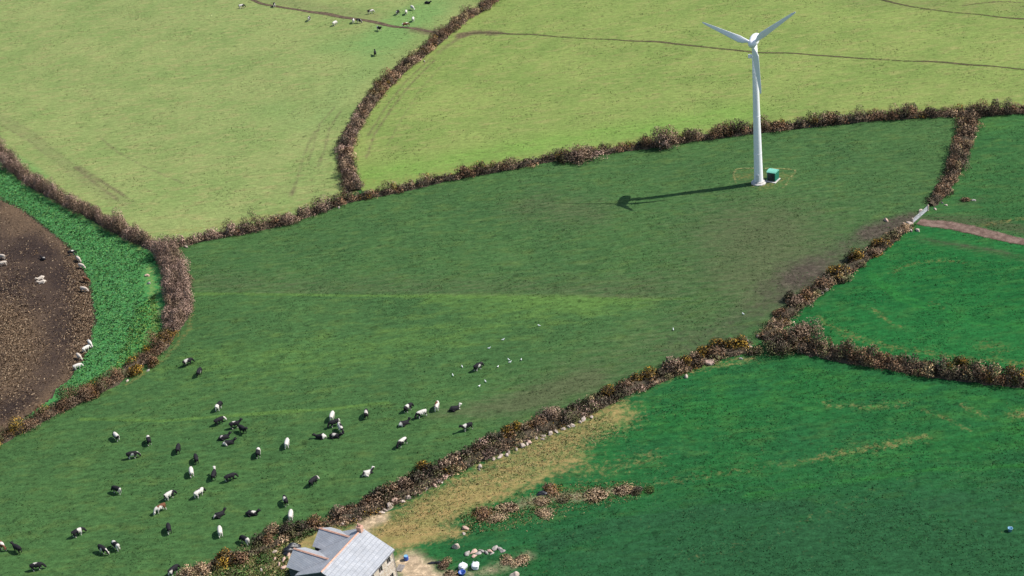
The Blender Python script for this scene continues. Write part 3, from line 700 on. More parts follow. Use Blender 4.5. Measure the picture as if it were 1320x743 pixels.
tuft_field('rough_grass', 'straw coloured rough grass below the stone row', [(.42, .33, .17), (.36, .28, .14), (.32, .28, .13), (.20, .23, .09), (.12, .19, .06)], [(785, 532), (700, 565), (600, 610), (520, 655), (480, 690), (590, 700), (640, 640), (720, 600), (800, 560)], 7000, .2, 34, .42, .3, 4, accept=lambda u, v, c, g: g.random(len(u)) < np.exp(-(dline(c[:, 0], c[:, 1], wline([(790, 535), (690, 583), (600, 632), (500, 685)])) / 6.5) ** 2))
tuft_field('rough_grass', 'mixed green and straw weeds growing around the house', [(.26, .24, .09), (.14, .21, .06), (.42, .34, .18), (.08, .17, .05)], [(480, 662), (420, 678), (330, 716), (250, 750), (380, 760), (370, 715), (410, 680)], 5000, .28, 35, .3, .6, 4)
tuft_field('rough_grass', 'weeds and straw strewn around the bracken heaps', [(.3, .22, .12), (.1, .15, .05), (.2, .18, .07)], [(590, 660), (640, 640), (700, 622), (830, 620), (845, 640), (760, 660), (690, 685), (600, 690)], 3200, .25, 36, .3, .6, 4, accept=lambda u, v, c, g: g.random(len(u)) < np.exp(-(dline(c[:, 0], c[:, 1], wline([(600, 675), (660, 662), (720, 645), (800, 632)])) / 3.5) ** 2))

def clumpy(thr):
    return lambda u, v, c, g: (np.sin(c[:, 0] * .21 + 1.3 * np.sin(c[:, 1] * .13)) + np.sin(c[:, 1] * .27 + 1.7 * np.sin(c[:, 0] * .17)) + g.normal(size=len(u)) * .8 > thr) & (u > -30) & (u < 1350) & (v > -25) & (v < 770)
T3 = HB[1:20] + HD[:30] + [(290, 735), (200, 775), (-40, 775), (-40, 595), (30, 560), (150, 498), (215, 445), (240, 400), (236, 340)]
tuft_field('grass_tufts', 'rank tufts dotted through the grazed middle field', [(.035, .085, .028), (.05, .12, .035), (.03, .07, .03), (.08, .12, .045)], T3, 26000, .22, 41, .4, .35, 3, accept=clumpy(.3))
tuft_field('grass_tufts', 'tufts of longer grass in the deep green field', [(.012, .07, .024), (.03, .12, .035), (.05, .11, .045), (.010, .055, .024)], [(985, 460), (1130, 485), (1350, 510), (1350, 770), (560, 770), (640, 690), (840, 640), (800, 560), (860, 500)], 20000, .2, 42, .45, .3, 3, accept=clumpy(-.4))
tuft_field('grass_tufts', 'tufts of grass in the two small right-hand fields', [(.012, .08, .024), (.03, .13, .03), (.05, .10, .04)], [(1260, 165), (1350, 160), (1350, 485), (1200, 470), (1040, 430), (1100, 370), (1180, 300), (1220, 250)], 7000, .22, 43, .4, .35, 3, accept=clumpy(0))
tuft_field('grass_tufts', 'tufts dotted through the pale upper pastures', [(.15, .20, .07), (.20, .24, .10), (.14, .18, .07), (.23, .22, .11)], [(-30, -20), (1350, -20), (1350, 125), (1000, 150), (600, 205), (450, 240), (240, 295), (100, 245), (-30, 145)], 20000, .27, 44, .45, .3, 3, accept=clumpy(.4))

# ------------------------------------------------------------------ boulders
M['granite'] = plain_mat('pale_granite', (.36, .29, .24), (.52, .44, .38), 1.6, .9, .15, .6)
M['pinkstone'] = plain_mat('pink_granite', (.42, .28, .22), (.52, .37, .30), 1.3, .9, .15, .5)
M['greystone'] = plain_mat('grey_stone', (.24, .22, .20), (.38, .35, .32), 1.8, .9, .15, .6)
ROCK = []
for s_ in range(6):
    bm = bmesh.new(); bmesh.ops.create_icosphere(bm, subdivisions=3, radius=1.0)
    g = np.random.default_rng(50 + s_); dirs = g.normal(size=(9, 3)); dirs /= np.linalg.norm(dirs, axis=1)[:, None]; cut = g.uniform(.45, .85, 9)
    for v in bm.verts:
        p = np.array(v.co)
        for d, c in zip(dirs, cut):                       # split faces, like broken granite
            k = p @ d
            if k > c: p = p - d * (k - c) * .92
        p += .04 * np.sin(p[[1, 2, 0]] * 7 + s_)
        v.co = Vector((p[0], p[1] * .8, p[2] * .75 + .25))
    ROCK.append(bm_mesh('boulder', bm))
def rock(px, py, size, label, group=None, mat='granite', name='boulder', cat='stone', seed=None, flat=1.0):
    seed = int(px * 7 + py * 3) if seed is None else seed
    o = link(name, ROCK[seed % 6], None, None, at(px, py), (seed * 1.3) % 6.28)
    o.scale = (size * (1.0 + .12 * (seed % 3)), size * (.65 + .12 * (seed % 4)), size * flat * (.7 + .1 * (seed % 5)))
    if not o.data.materials: o.data.materials.append(M['granite'])
    o.material_slots[0].link = 'OBJECT'; o.material_slots[0].material = M[mat]
    return tag(o, label, cat, group)
ROW = [(763, 538, .7), (752, 541, .9), (748, 545, .6), (737, 549, .8), (733, 551, .7), (727, 554, .7), (717, 557, .8), (709, 560, .8), (701, 563, .8), (700, 567, .6), (692, 566, .6), (682, 571, .8), (680, 573, .6), (673, 576, .9), (666, 580, .7), (656, 584, .8), (654, 587, .7), (646, 588, .8), (644, 590, .6), (637, 592, .7),
       (619, 602, .7), (618, 606, .5), (604, 601, .6), (576, 616, 1.0), (567, 622, .9), (560, 627, .8), (550, 630, 1.1), (536, 636, .9), (528, 636, .8), (525, 642, 1.1), (517, 647, 1.0), (508, 649, 1.3), (502, 655, 1.2), (496, 658, .9), (492, 662, .9), (486, 662, .5)]
for i, (x, y, s_) in enumerate(ROW):
    sz = 'large' if s_ > .95 else ('small' if s_ < .65 else 'middling')
    rock(x, y, s_ * .85, f'{sz} pale granite boulder, {ORD[i + 1]} in the stone row counting from its upper end', 'boulders in the stone row under the bank', 'pinkstone' if i in (11, 25, 31, 23) else 'granite')
rock(916, 469, 1.3, 'rounded pink boulder alone at the foot of the gorse bank', mat='pinkstone', seed=2)
OTHER = [(890, 476, .8, 'white stone on the bank left of the rounded pink boulder', 'granite'), (885, 486, 1.0, 'flat pale stone at the grass edge left of the rounded pink boulder', 'granite'), (963, 441, .9, 'upper of two white stones in the bank at the hedge junction', 'granite'),
         (966, 448, .9, 'lower of two white stones in the bank at the hedge junction', 'granite'), (977, 434, .8, 'white stone in the gap at the hedge junction', 'granite'), (1012, 414, .6, 'small pale stone near the top of the hedge junction gap', 'granite'),
         (1066, 375, .9, 'pale stone in the bank midway between the gate and the hedge junction', 'granite'), (1060, 379, .7, 'smaller pale stone just left of the one midway down the bank', 'granite'), (955, 463, .6, 'small grey stone under the gorse left of the junction', 'greystone'),
         (1186, 273, 1.0, 'pale stone against the upper end of the field gate', 'granite'), (1171, 290, 1.3, 'yellowish stone against the lower end of the field gate', 'granite'), (1174, 298, 1.1, 'left of two cream boulders below the gate', 'granite'), (1183, 298, 1.0, 'right of two cream boulders below the gate', 'granite'),
         (1205, 270, .7, 'small cream stone in the grass right of the gate', 'granite'), (1219, 265, .6, 'white stone farthest right of the gate', 'granite'), (1165, 290, .9, 'reddish stone left of the gate', 'pinkstone'), (1214, 262, .5, 'tiny white stone behind the white one right of the gate', 'granite'),
         (1142, 285, .9, 'pale stone in the churned mud left of the gate', 'pinkstone'), (1255, 259, .8, 'grey stone beside the brown mound in the upper right field', 'greystone'), (240, 319, .9, 'white stone at the left hedge junction', 'granite'), (190, 356, 1.0, 'pinkish boulder between the crop and the thick left hedge', 'pinkstone'),
         (192, 366, .8, 'smaller stone below the pinkish boulder by the thick left hedge', 'greystone'), (191, 478, .6, 'grey stone in the left hedge beside the yellow gorse', 'greystone'), (164, 492, .6, 'pale stone in the left hedge below the yellow gorse', 'granite'), (437, 268, .6, 'white stone in the hedge just left of where three upper fields meet', 'granite'),
         (547, 80, .7, 'pale stone in the upper hedge below the cattle gap', 'granite'), (600, 682, 1.0, 'flat pinkish slab in the grass above the white stone', 'pinkstone'), (598, 688, .6, 'small slab just below the flat pinkish slab', 'granite'), (588, 706, 1.1, 'white boulder alone in the grass above the white sacks', 'granite'),
         (443, 674, .8, 'right of two cream stones behind the house chimney', 'granite'), (441, 677, .8, 'left of two cream stones behind the house chimney', 'granite'), (380, 702, .5, 'small white stone near the dark heap left of the house', 'granite'), (366, 680, .6, 'pale stone under the scrub above the house wing', 'granite'),
         (355, 712, .7, 'white stone in the weeds left of the dark heap', 'granite'), (337, 735, .6, 'cream stone in the weeds at the bottom left of the house', 'granite'), (663, 742, 1.2, 'pale boulder cut by the bottom edge', 'granite')]
for x, y, s_, lab, mt in OTHER: rock(x, y, s_ * .8, lab, None, mt)
RUB = [(603, 714, 1.0), (610, 712, 1.1), (616, 714, .9), (621, 711, 1.0), (627, 713, .9), (632, 711, .9), (638, 708, 1.0), (644, 708, .9), (648, 711, .7), (612, 717, .8), (634, 714, .7)]
for i, (x, y, s_) in enumerate(RUB):
    rock(x, y, s_ * .8, f'grey stone in the rubble heap above the white sacks, {ORD[i + 1]} from its left end', 'stones of the rubble heap', 'pinkstone' if i % 4 == 1 else 'greystone', name='rubble_stone', flat=.6)
for i, (x, y, s_) in enumerate([(372, 722, .9), (378, 716, .8), (366, 728, .7), (383, 711, .6), (360, 721, .6), (371, 733, .8)]):
    rock(x - 6, y, s_ * .8, f'pinkish stone in the spill left of the house wing, {ORD[i + 1]} of the six', 'stones spilled left of the house', 'pinkstone', name='rubble_stone', flat=.7)

# ------------------------------------------------------------------ wind turbine
M['white'] = plain_mat('white_turbine_paint', (.80, .80, .83), (.85, .85, .87), .8, .35, .5)
M['wdark'] = plain_mat('turbine_dark_trim', (.10, .10, .11), (.15, .15, .16), 2, .5, .4)
M['galv0'] = plain_mat('grey_door_paint', (.55, .56, .58), (.62, .63, .65), 2, .5, .3)
M['concrete'] = plain_mat('concrete', (.42, .39, .37), (.55, .52, .49), 1.5, .9, .2, .4)
tb = at(978, 236)
HUBZ, YAW, BL = 41.3, rad(-24.6), 14.2
root = empty('wind_turbine', tb, YAW)         # local x: along the rotor plane, -y: towards the rotor
tag(root, 'tall white three-bladed wind turbine on a tapered tower in the dark field', 'wind turbine')
bm = bmesh.new(); add_lathe(bm, [(1.28, .0), (1.24, 1.2), (1.1, 9), (.95, 20), (.8, 31), (.68, HUBZ - 1.3)], 40)
tw = link('tower', bm_mesh('tower', bm, True), M['white'], root)
for z, r in ((9.0, 1.13), (20.0, .98), (31.0, .83)):
    bm = bmesh.new(); add_lathe(bm, [(r - .06, z - .09), (r, z - .08), (r, z + .08), (r - .06, z + .09)], 40); link('flange', bm_mesh('flange', bm, True), M['white'], tw)
bm = bmesh.new(); add_lathe(bm, [(.66, HUBZ - 5.0), (.98, HUBZ - 4.9), (.98, HUBZ - 4.2), (.66, HUBZ - 4.1)], 32); link('collar', bm_mesh('collar', bm), M['white'], root)
bm = bmesh.new(); add_box(bm, -1.75, -.95, -.35, .35, HUBZ - 4.9, HUBZ - 4.0, .06); add_box(bm, -1.0, -.8, -.12, .12, HUBZ - 4.6, HUBZ - 4.4); link('equipment_box', bm_mesh('equipment_box', bm), M['white'], root)
bm = bmesh.new(); add_lathe(bm, [(2.1, -.25), (2.1, .25), (1.75, .42), (1.6, .75), (1.32, .8)], 12); link('foundation', bm_mesh('foundation', bm), M['concrete'], root)
bm = bmesh.new(); add_box(bm, -.45, .45, -1.36, -1.16, .9, 3.0, .04); dr = link('door', bm_mesh('door', bm), M['galv0'], root)
# nacelle: rounded body lofted along local y, nose (rotor side) at -y
def loft_y(bm, secs, seg=20, p=2.6):
    rings = []
    for y, rx, rz, cz in secs:
        ring = []
        for i in range(seg):
            a = 2 * math.pi * i / seg; c, s_ = math.cos(a), math.sin(a)
            ring.append(bm.verts.new((rx * math.copysign(abs(c) ** (2 / p), c), y, cz + rz * math.copysign(abs(s_) ** (2 / p), s_))))
        rings.append(ring)
    for a, b in zip(rings, rings[1:]):
        for i in range(seg):
            j = (i + 1) % seg; bm.faces.new((a[i], a[j], b[j], b[i]))
    bm.faces.new(rings[0][::-1]); bm.faces.new(rings[-1])
bm = bmesh.new(); loft_y(bm, [(-1.75, .95, .95, HUBZ), (-1.5, 1.12, 1.12, HUBZ), (0, 1.25, 1.25, HUBZ + .05), (1.8, 1.1, 1.1, HUBZ + .1), (2.9, .75, .8, HUBZ + .15), (3.1, .4, .5, HUBZ + .15)])
nac = link('nacelle', bm_mesh('nacelle', bm, True), M['white'], root)
bm = bmesh.new(); add_bar(bm, (.3, 2.2, HUBZ + 1.1), (.3, 2.2, HUBZ + 2.0), .05); add_bar(bm, (.05, 2.2, HUBZ + 1.9), (.55, 2.2, HUBZ + 1.9), .04); link('wind_vane', bm_mesh('wind_vane', bm), M['wdark'], nac)
bm = bmesh.new(); loft_y(bm, [(-3.7, .12, .12, HUBZ), (-3.6, .5, .5, HUBZ), (-3.2, .95, .95, HUBZ), (-2.6, 1.15, 1.15, HUBZ), (-1.9, 1.15, 1.15, HUBZ), (-1.78, 1.05, 1.05, HUBZ)], p=2.0)
hub = link('hub', bm_mesh('hub', bm, True), M['white'], root)
def blade_bm(ang):
    bm = bmesh.new(); rings = []
    for t, ch, th, tw_ in ((.05, .62, .62, 0), (.10, .66, .58, 4), (.17, 1.15, .42, 14), (.26, 1.42, .30, 14), (.4, 1.2, .22, 10), (.6, .92, .15, 6), (.8, .66, .10, 3), (.93, .46, .07, 1), (.985, .28, .04, 0), (1.0, .08, .02, 0)):
        ring = []
        for i in range(16):
            a = 2 * math.pi * i / 16
            ch2 = ch * 1.3; cx = ch2 * (.5 * math.cos(a)) - (.16 * ch2 if t > .12 else 0); cy = th * .5 * math.sin(a) * (1.0 - .45 * math.cos(a) * (t > .12))
            c, s_ = math.cos(rad(tw_)), math.sin(rad(tw_))
            x, y = cx * c - cy * s_, cx * s_ + cy * c
            ring.append(bm.verts.new((x, y - 2.3, t * BL)))
        rings.append(ring)
    for a, b in zip(rings, rings[1:]):
        for i in range(16):
            j = (i + 1) % 16; bm.faces.new((a[i], a[j], b[j], b[i]))
    bm.faces.new(rings[0][::-1]); bm.faces.new(rings[-1])
    R_ = Matrix.Translation((0, 0, HUBZ)) @ Matrix.Rotation(-(ang - math.pi / 2), 4, 'Y')
    bmesh.ops.transform(bm, matrix=R_, verts=bm.verts)
    return bm
for k in range(3):
    link('blade', bm_mesh('blade', blade_bm(rad(37 + 120 * k)), True), M['white'], root)

# concrete slab and green kiosk
bm = bmesh.new(); add_box(bm, -1.5, 1.6, -1.9, 1.5, -.3, .12, .03)
kp = at(996.5, 232); kr = rad(-38)
slab = tag(link('concrete_slab', bm_mesh('concrete_slab', bm), M['concrete'], None, kp, kr), 'pale concrete slab under the green kiosk', 'slab', kind='structure')
M['kiosk'] = plain_mat('green_kiosk_panels', (.02, .17, .11), (.03, .20, .135), 1.2, .5, .4)
M['kroof'] = plain_mat('kiosk_roof', (.14, .42, .32), (.18, .47, .37), 1.5, .5, .4)
M['kshade'] = plain_mat('kiosk_shaded_door', (.008, .018, .02), (.012, .025, .028), 2, .5, .3)  # shade on the side away from the sun, painted into the door colour
kz = kp + np.array([0, 0, .12])
root = empty('transformer_kiosk', kz, kr); tag(root, 'small green kiosk with shade painted on its door beside the turbine foot', 'kiosk')
bm = bmesh.new(); add_box(bm, -1.25, 1.25, -1.25, 1.25, 0, 2.5, .06)
for i in range(5): add_box(bm, 1.24, 1.29, -1.05 + i * .5, -.95 + i * .5, .1, 2.4)
link('body', bm_mesh('body', bm), M['kiosk'], root)
bm = bmesh.new()
prof = [(-1.32, 2.5), (-1.32, 2.62), (-.8, 2.85), (0, 2.95), (.8, 2.85), (1.32, 2.62), (1.32, 2.5)]
A_ = [bm.verts.new((-1.32, y, z)) for y, z in prof]; B_ = [bm.verts.new((1.32, y, z)) for y, z in prof]
bm.faces.new(A_); bm.faces.new(B_[::-1])
for i in range(7): bm.faces.new((A_[i], A_[(i + 1) % 7], B_[(i + 1) % 7], B_[i]))
link('roof', bm_mesh('roof', bm), M['kroof'], root)
bm = bmesh.new(); add_box(bm, -1.05, -.01, -1.31, -1.24, .1, 2.3, .02); add_box(bm, .01, 1.05, -1.31, -1.24, .1, 2.3, .02); add_box(bm, -1.31, -1.24, -1.05, 1.05, .1, 2.3, .02)
d_ = link('door', bm_mesh('door', bm), M['kshade'], root)
bm = bmesh.new(); add_bar(bm, (.12, -1.35, 1.0), (.12, -1.35, 1.35), .035); link('handle', bm_mesh('handle', bm), M['wdark'], d_)

# ------------------------------------------------------------------ field gate
M['galv'] = plain_mat('galvanised_steel', (.30, .31, .34), (.40, .41, .44), 4, .5, .4)
g0, g1 = at(1176, 289), at(1196, 272)
L_ = float(np.linalg.norm((g1 - g0)[:2])); gr = math.atan2(g1[1] - g0[1], g1[0] - g0[0])
root = empty('field_gate', g0, gr); tag(root, 'grey metal bar gate closing the gap at the end of the dirt track', 'gate')
half = L_ / 2
for k in range(2):
    x0, x1 = (.25, half - .06) if k == 0 else (half + .06, L_ - .25)
    bm = bmesh.new()
    for x in (x0, x1): add_bar(bm, (x, 0, .12), (x, 0, 1.35), .06, 8)
    for z in (.14, .34, .54, .76, 1.02, 1.33): add_bar(bm, (x0, 0, z), (x1, 0, z), .055, 8)
    add_bar(bm, (x0, .05, .14), (x1, .05, 1.33), .04, 6)
    lf = link('gate_leaf', bm_mesh('gate_leaf', bm), M['galv'], root)
    bm = bmesh.new(); add_box(bm, (x1 - .25 if k == 0 else x0 - .05), (x1 + .05 if k == 0 else x0 + .25), -.09, -.05, .95, 1.08); link('latch', bm_mesh('latch', bm), M['galv'], lf)
for nm, x, lab in (('gate_post', 0.0, 'granite gatepost at the lower end of the metal gate'), ('gate_post', L_, 'granite gatepost at the upper end of the metal gate')):
    bm = bmesh.new(); add_box(bm, -.22, .22, -.2, .2, -.3, 1.7, .07)
    p = g0 + (g1 - g0) * (x / L_)
    tag(link(nm, bm_mesh(nm, bm), M['granite'], None, (p[0], p[1], float(hgt(p[0], p[1]))), gr + .1), lab, 'gatepost', 'posts of the field gate')
bush('soil_mound', 1245, 259, 1.5, .7, 'brown', 'low brown mound in the green field above the dirt track', 'mound')

# ------------------------------------------------------------------ house
th = rad(-123.0)
H_ = dict(ox=-33.1, oy=204.3, L=13.0, hw=6.6, zr=9.95, ze=6.95, a1=2.4, d1=8.25, a2=9.0, d2=9.3, zw=9.3, zwe=7.2, b=2.95)
hz = float(hgt(H_['ox'], H_['oy']))
house = empty('farmhouse', (H_['ox'], H_['oy'], hz), th)
tag(house, 'stone farmhouse with a pale slate roof and two rear wings at the bottom edge', 'house')
# local frame: x along the ridge towards the viewer, +y to the sunlit side
n = N('slate_roof')
sep = n.t.nodes.new('ShaderNodeSeparateXYZ'); n.t.links.new(n.tc.outputs['Object'], sep.inputs[0])
br = n.t.nodes.new('ShaderNodeTexBrick')
cmb = n.t.nodes.new('ShaderNodeCombineXYZ')
n.put(cmb.inputs[0], sep.outputs[0]); n.put(cmb.inputs[1], n.math('ADD', n.math('MULTIPLY', sep.outputs[2], 1.6), n.math('MULTIPLY', sep.outputs[1], .25)))
n.t.links.new(cmb.outputs[0], br.inputs['Vector'])
br.inputs['Scale'].default_value = 1.0; br.inputs['Brick Width'].default_value = .5; br.inputs['Row Height'].default_value = .34; br.inputs['Mortar Size'].default_value = .018
br.inputs['Color1'].default_value = (.30, .315, .345, 1); br.inputs['Color2'].default_value = (.36, .37, .395, 1); br.inputs['Mortar'].default_value = (.19, .20, .22, 1)
cR_ = n.scale(br.outputs[0], n.rng(n.noise(.5, 5, .7, obj=True), .3, .7, .85, 1.15, False))
cR_ = n.mix(cR_, (.33, .30, .24), n.rng(n.noise(1.7, 4, .7, obj=True), .6, .75, 0, .5))
M['slate'] = n.done(cR_, .6, .3)
n = N('stone_wall')
vr = n.t.nodes.new('ShaderNodeTexVoronoi'); vr.inputs['Scale'].default_value = 2.6; n.t.links.new(n.tc.outputs['Object'], vr.inputs['Vector'])
v2 = n.t.nodes.new('ShaderNodeTexVoronoi'); v2.feature = 'DISTANCE_TO_EDGE'; v2.inputs['Scale'].default_value = 2.6; n.t.links.new(n.tc.outputs['Object'], v2.inputs['Vector'])
hs_ = n.t.nodes.new('ShaderNodeSeparateColor'); n.t.links.new(vr.outputs['Color'], hs_.inputs[0])
cw = n.mix((.46, .36, .28), (.60, .53, .45), hs_.outputs[0])
cw = n.mix((.38, .34, .30), cw, n.rng(v2.outputs[0], 0, .07)); n.bump(n.rng(v2.outputs[0], 0, .1), .6, .05)
M['wall'] = n.done(cw, .9, .1)
M['wingwall'] = plain_mat('dark_house_wall', (.05, .055, .065), (.085, .09, .10), 2.5, .8, .2)  # darker than the stone; used on the wings and the near gable
M['ridge'] = plain_mat('terracotta_ridge', (.46, .26, .19), (.58, .36, .28), 2, .8, .2)
M['glass'] = plain_mat('dark_window_glass', (.012, .014, .018), (.02, .024, .03), 1, .12, .5)
M['frame'] = plain_mat('grey_window_frame', (.30, .27, .25), (.36, .33, .31), 3, .6, .3)
M['lead'] = plain_mat('lead_and_fascia', (.12, .12, .13), (.18, .18, .19), 2, .6, .3)
L, hw, zr, ze = H_['L'], H_['hw'], H_['zr'], H_['ze']
k_ = (zr - ze) / hw
inset = .35
# walls as a closed prism with cut openings: outer skin panels laid round the window holes
def wall_panel(bm, o, du, wid, hgt_, holes, nrm, thick=.3, top=None):
    """vertical wall with rectangular holes: strips between the holes, each butted to the next"""
    xs_ = sorted({0, wid, *[h[0] for h in holes], *[h[1] for h in holes]}); zs_ = sorted({0, hgt_, *[h[2] for h in holes], *[h[3] for h in holes]})
    for i in range(len(xs_) - 1):
        for j in range(len(zs_) - 1):
            xm, zm = (xs_[i] + xs_[i + 1]) / 2, (zs_[j] + zs_[j + 1]) / 2
            if any(h[0] < xm < h[1] and h[2] < zm < h[3] for h in holes): continue
            c = [o + du * a + Vector((0, 0, z)) for a, z in ((xs_[i], zs_[j]), (xs_[i + 1], zs_[j]), (xs_[i + 1], zs_[j + 1]), (xs_[i], zs_[j + 1]))]
            add_poly(bm, c)
    for h in holes:                                       # reveals
        q = [(h[0], h[2]), (h[1], h[2]), (h[1], h[3]), (h[0], h[3])]
        for a in range(4):
            p0, p1 = q[a], q[(a + 1) % 4]
            A0 = o + du * p0[0] + Vector((0, 0, p0[1])); A1 = o + du * p1[0] + Vector((0, 0, p1[1]))
            add_poly(bm, [A0, A1, A1 - nrm * thick, A0 - nrm * thick])
V3 = Vector
def window(o, du, nrm, h, parent, nm='window'):
    bm = bmesh.new()
    p = lambda a, z, d: o + du * a + V3((0, 0, z)) - nrm * d
    add_poly(bm, [p(h[0], h[2], .22), p(h[1], h[2], .22), p(h[1], h[3], .22), p(h[0], h[3], .22)])
    wn = link(nm, bm_mesh(nm, bm), M['glass'], parent)
    bm = bmesh.new(); t = .07
    def bar(a0, a1, z0, z1):
        c = [p(a, z, d) for d in (.13, .2) for a, z in ((a0, z0), (a1, z0), (a1, z1), (a0, z1))]
        vv = [bm.verts.new(x) for x in c]
        for f in ((0, 1, 2, 3), (7, 6, 5, 4), (0, 4, 5, 1), (1, 5, 6, 2), (2, 6, 7, 3), (3, 7, 4, 0)): bm.faces.new([vv[i] for i in f])
    bar(h[0], h[0] + t, h[2], h[3]); bar(h[1] - t, h[1], h[2], h[3]); bar(h[0] + t, h[1] - t, h[2], h[2] + t); bar(h[0] + t, h[1] - t, h[3] - t, h[3])
    xm = (h[0] + h[1]) / 2; bar(xm - .03, xm + .03, h[2] + t, h[3] - t)
    link('frame', bm_mesh('frame', bm), M['frame'], wn)
    bm = bmesh.new()
    c = [o + du * a + V3((0, 0, z)) + nrm * d for d in (-.13, .1) for a, z in ((h[0] - .1, h[2] - .12), (h[1] + .1, h[2] - .12), (h[1] + .1, h[2] - .003), (h[0] - .1, h[2] - .003))]
    vv = [bm.verts.new(x) for x in c]
    for f in ((0, 1, 2, 3), (7, 6, 5, 4), (0, 4, 5, 1), (1, 5, 6, 2), (2, 6, 7, 3), (3, 7, 4, 0)): bm.faces.new([vv[i] for i in f])
    link('sill', bm_mesh('sill', bm), M['concrete'], wn)
wy = hw - inset                     # outer wall face
wt = ze + k_ * inset - .3           # wall top, under the roof slabs
LW = L - .5
bm = bmesh.new()
hol = [(1.0, 2.1, 4.9, 6.25), (3.6, 4.7, 4.9, 6.25), (6.3, 7.4, 4.9, 6.25), (9.2, 10.3, 4.9, 6.25), (1.0, 2.1, 1.0, 2.4), (3.5, 4.6, .02, 2.15), (6.3, 7.4, 1.0, 2.4), (9.2, 10.3, 1.0, 2.4)]
o_, du_, nr_ = V3((.25, wy, 0)), V3((1, 0, 0)), V3((0, 1, 0))
wall_panel(bm, o_, du_, LW, wt, hol, nr_)
add_poly(bm, [(.25, -wy, 0), (.25, -wy, wt), (.25 + LW, -wy, wt), (.25 + LW, -wy, 0)])
pk = zr - .33
add_poly(bm, [(.25, -wy, 0), (.25, wy, 0), (.25, wy, wt), (.25, 0, pk), (.25, -wy, wt)])
ghol = [(2.2, 3.3, 4.8, 6.1), (wy * 2 - 3.3, wy * 2 - 2.2, 4.8, 6.1), (2.2, 3.3, 1.0, 2.3), (wy * 2 - 3.3, wy * 2 - 2.2, 1.0, 2.3)]
og, dg, ng = V3((.25 + LW, -wy, 0)), V3((0, 1, 0)), V3((1, 0, 0))
link('wall', bm_mesh('wall', bm), M['wall'], house)
bm = bmesh.new(); wall_panel(bm, og, dg, wy * 2, wt, ghol, ng)
add_poly(bm, [(.25 + LW, -wy, wt), (.25 + LW, wy, wt), (.25 + LW, 0, pk)])
link('gable_wall', bm_mesh('gable_wall', bm), M['wingwall'], house)
for h in hol:
    if h[2] > .5: window(o_, du_, nr_, h, house)
for h in ghol: window(og, dg, ng, h, house)
bm = bmesh.new(); add_box(bm, .25 + 3.52, .25 + 4.58, wy - .26, wy - .2, .03, 2.12, .01); dr = link('door', bm_mesh('door', bm), M['frame'], house)
bm = bmesh.new(); add_bar(bm, (.25 + 4.4, wy - .16, 1.0), (.25 + 4.4, wy - .16, 1.2), .03); link('handle', bm_mesh('handle', bm), M['lead'], dr)
bm = bmesh.new()
add_slab(bm, [(0, 0.002, zr), (L, 0.002, zr), (L, hw, ze), (0, hw, ze)], .16)
add_slab(bm, [(0, -.002, zr), (0, -hw, ze), (L, -hw, ze), (L, -.002, zr)], .16)
roof = link('roof', bm_mesh('roof', bm), M['slate'], house)
def ridge(parent, p, q):
    bm = bmesh.new(); p = V3(p); q = V3(q); d = (q - p); n_ = max(3, int(d.length / .45)); s_ = d.normalized().cross(V3((0, 0, 1)))
    for i in range(n_):
        a = p + d * (i / n_); b = p + d * ((i + .97) / n_)
        v = [bm.verts.new(x) for x in (a - s_ * .22 - V3((0, 0, .06)), a + V3((0, 0, .1)), a + s_ * .22 - V3((0, 0, .06)), b - s_ * .22 - V3((0, 0, .06)), b + V3((0, 0, .1)), b + s_ * .22 - V3((0, 0, .06)))]
        for f in ((0, 1, 4, 3), (1, 2, 5, 4), (0, 3, 5, 2), (0, 2, 1), (3, 4, 5)): bm.faces.new([v[j] for j in f])
    return link('ridge_tiles', bm_mesh('ridge_tiles', bm), M['ridge'], parent)
ridge(roof, (0, 0, zr + .03), (L, 0, zr + .03))
bm = bmesh.new(); add_bar(bm, (.1, hw + .04, ze - .16), (L - .1, hw + .04, ze - .16), .075, 8); add_bar(bm, (.35, hw - .2, .1), (.35, hw - .2, ze - .2), .05, 8); link('gutter', bm_mesh('gutter', bm), M['lead'], house)
# wings on the shaded side, ridges square to the main one
for a, d in ((H_['a1'], H_['d1']), (H_['a2'], H_['d2'])):
    zw, b = H_['zw'], H_['b']; kw = (zw - H_['zwe']) / b
    vi = -(zr - zw) / k_ - .05                          # ridge meets the main slope here
    ve = -(zr - H_['zwe']) / k_ + .05                   # eaves meet it here
    bm = bmesh.new()
    for sgn in (-1, 1):
        add_slab(bm, [(a + sgn * .002, vi, zw + .02), (a + sgn * .002, -d, zw + .02), (a + sgn * b, -d, H_['zwe'] + .02), (a + sgn * b, ve, H_['zwe'] + .02)], .14)
    rf = link('roof', bm_mesh('roof', bm), M['slate'], house)
    ridge(rf, (a, -d, zw + .05), (a, vi + .1, zw + .05))
    bm = bmesh.new(); wtp = H_['zwe'] + kw * .3 - .25; y0, y1 = -d + .25, -wy - .003
    add_poly(bm, [(a - b + .3, y0, 0), (a + b - .3, y0, 0), (a + b - .3, y0, wtp), (a, y0, zw - .28), (a - b + .3, y0, wtp)])
    for sgn in (-1, 1): add_poly(bm, [(a + sgn * (b - .3), y0, 0), (a + sgn * (b - .3), y1, 0), (a + sgn * (b - .3), y1, wtp), (a + sgn * (b - .3), y0, wtp)])
    link('wing_wall', bm_mesh('wing_wall', bm), M['wingwall'], house)
bm = bmesh.new(); add_box(bm, .3, 1.15, -.5, .5, zr - .8, zr + 1.0, .04); add_box(bm, .24, 1.21, -.56, .56, zr + .8, zr + .93)
ch = link('chimney', bm_mesh('chimney', bm), M['ridge'], roof)
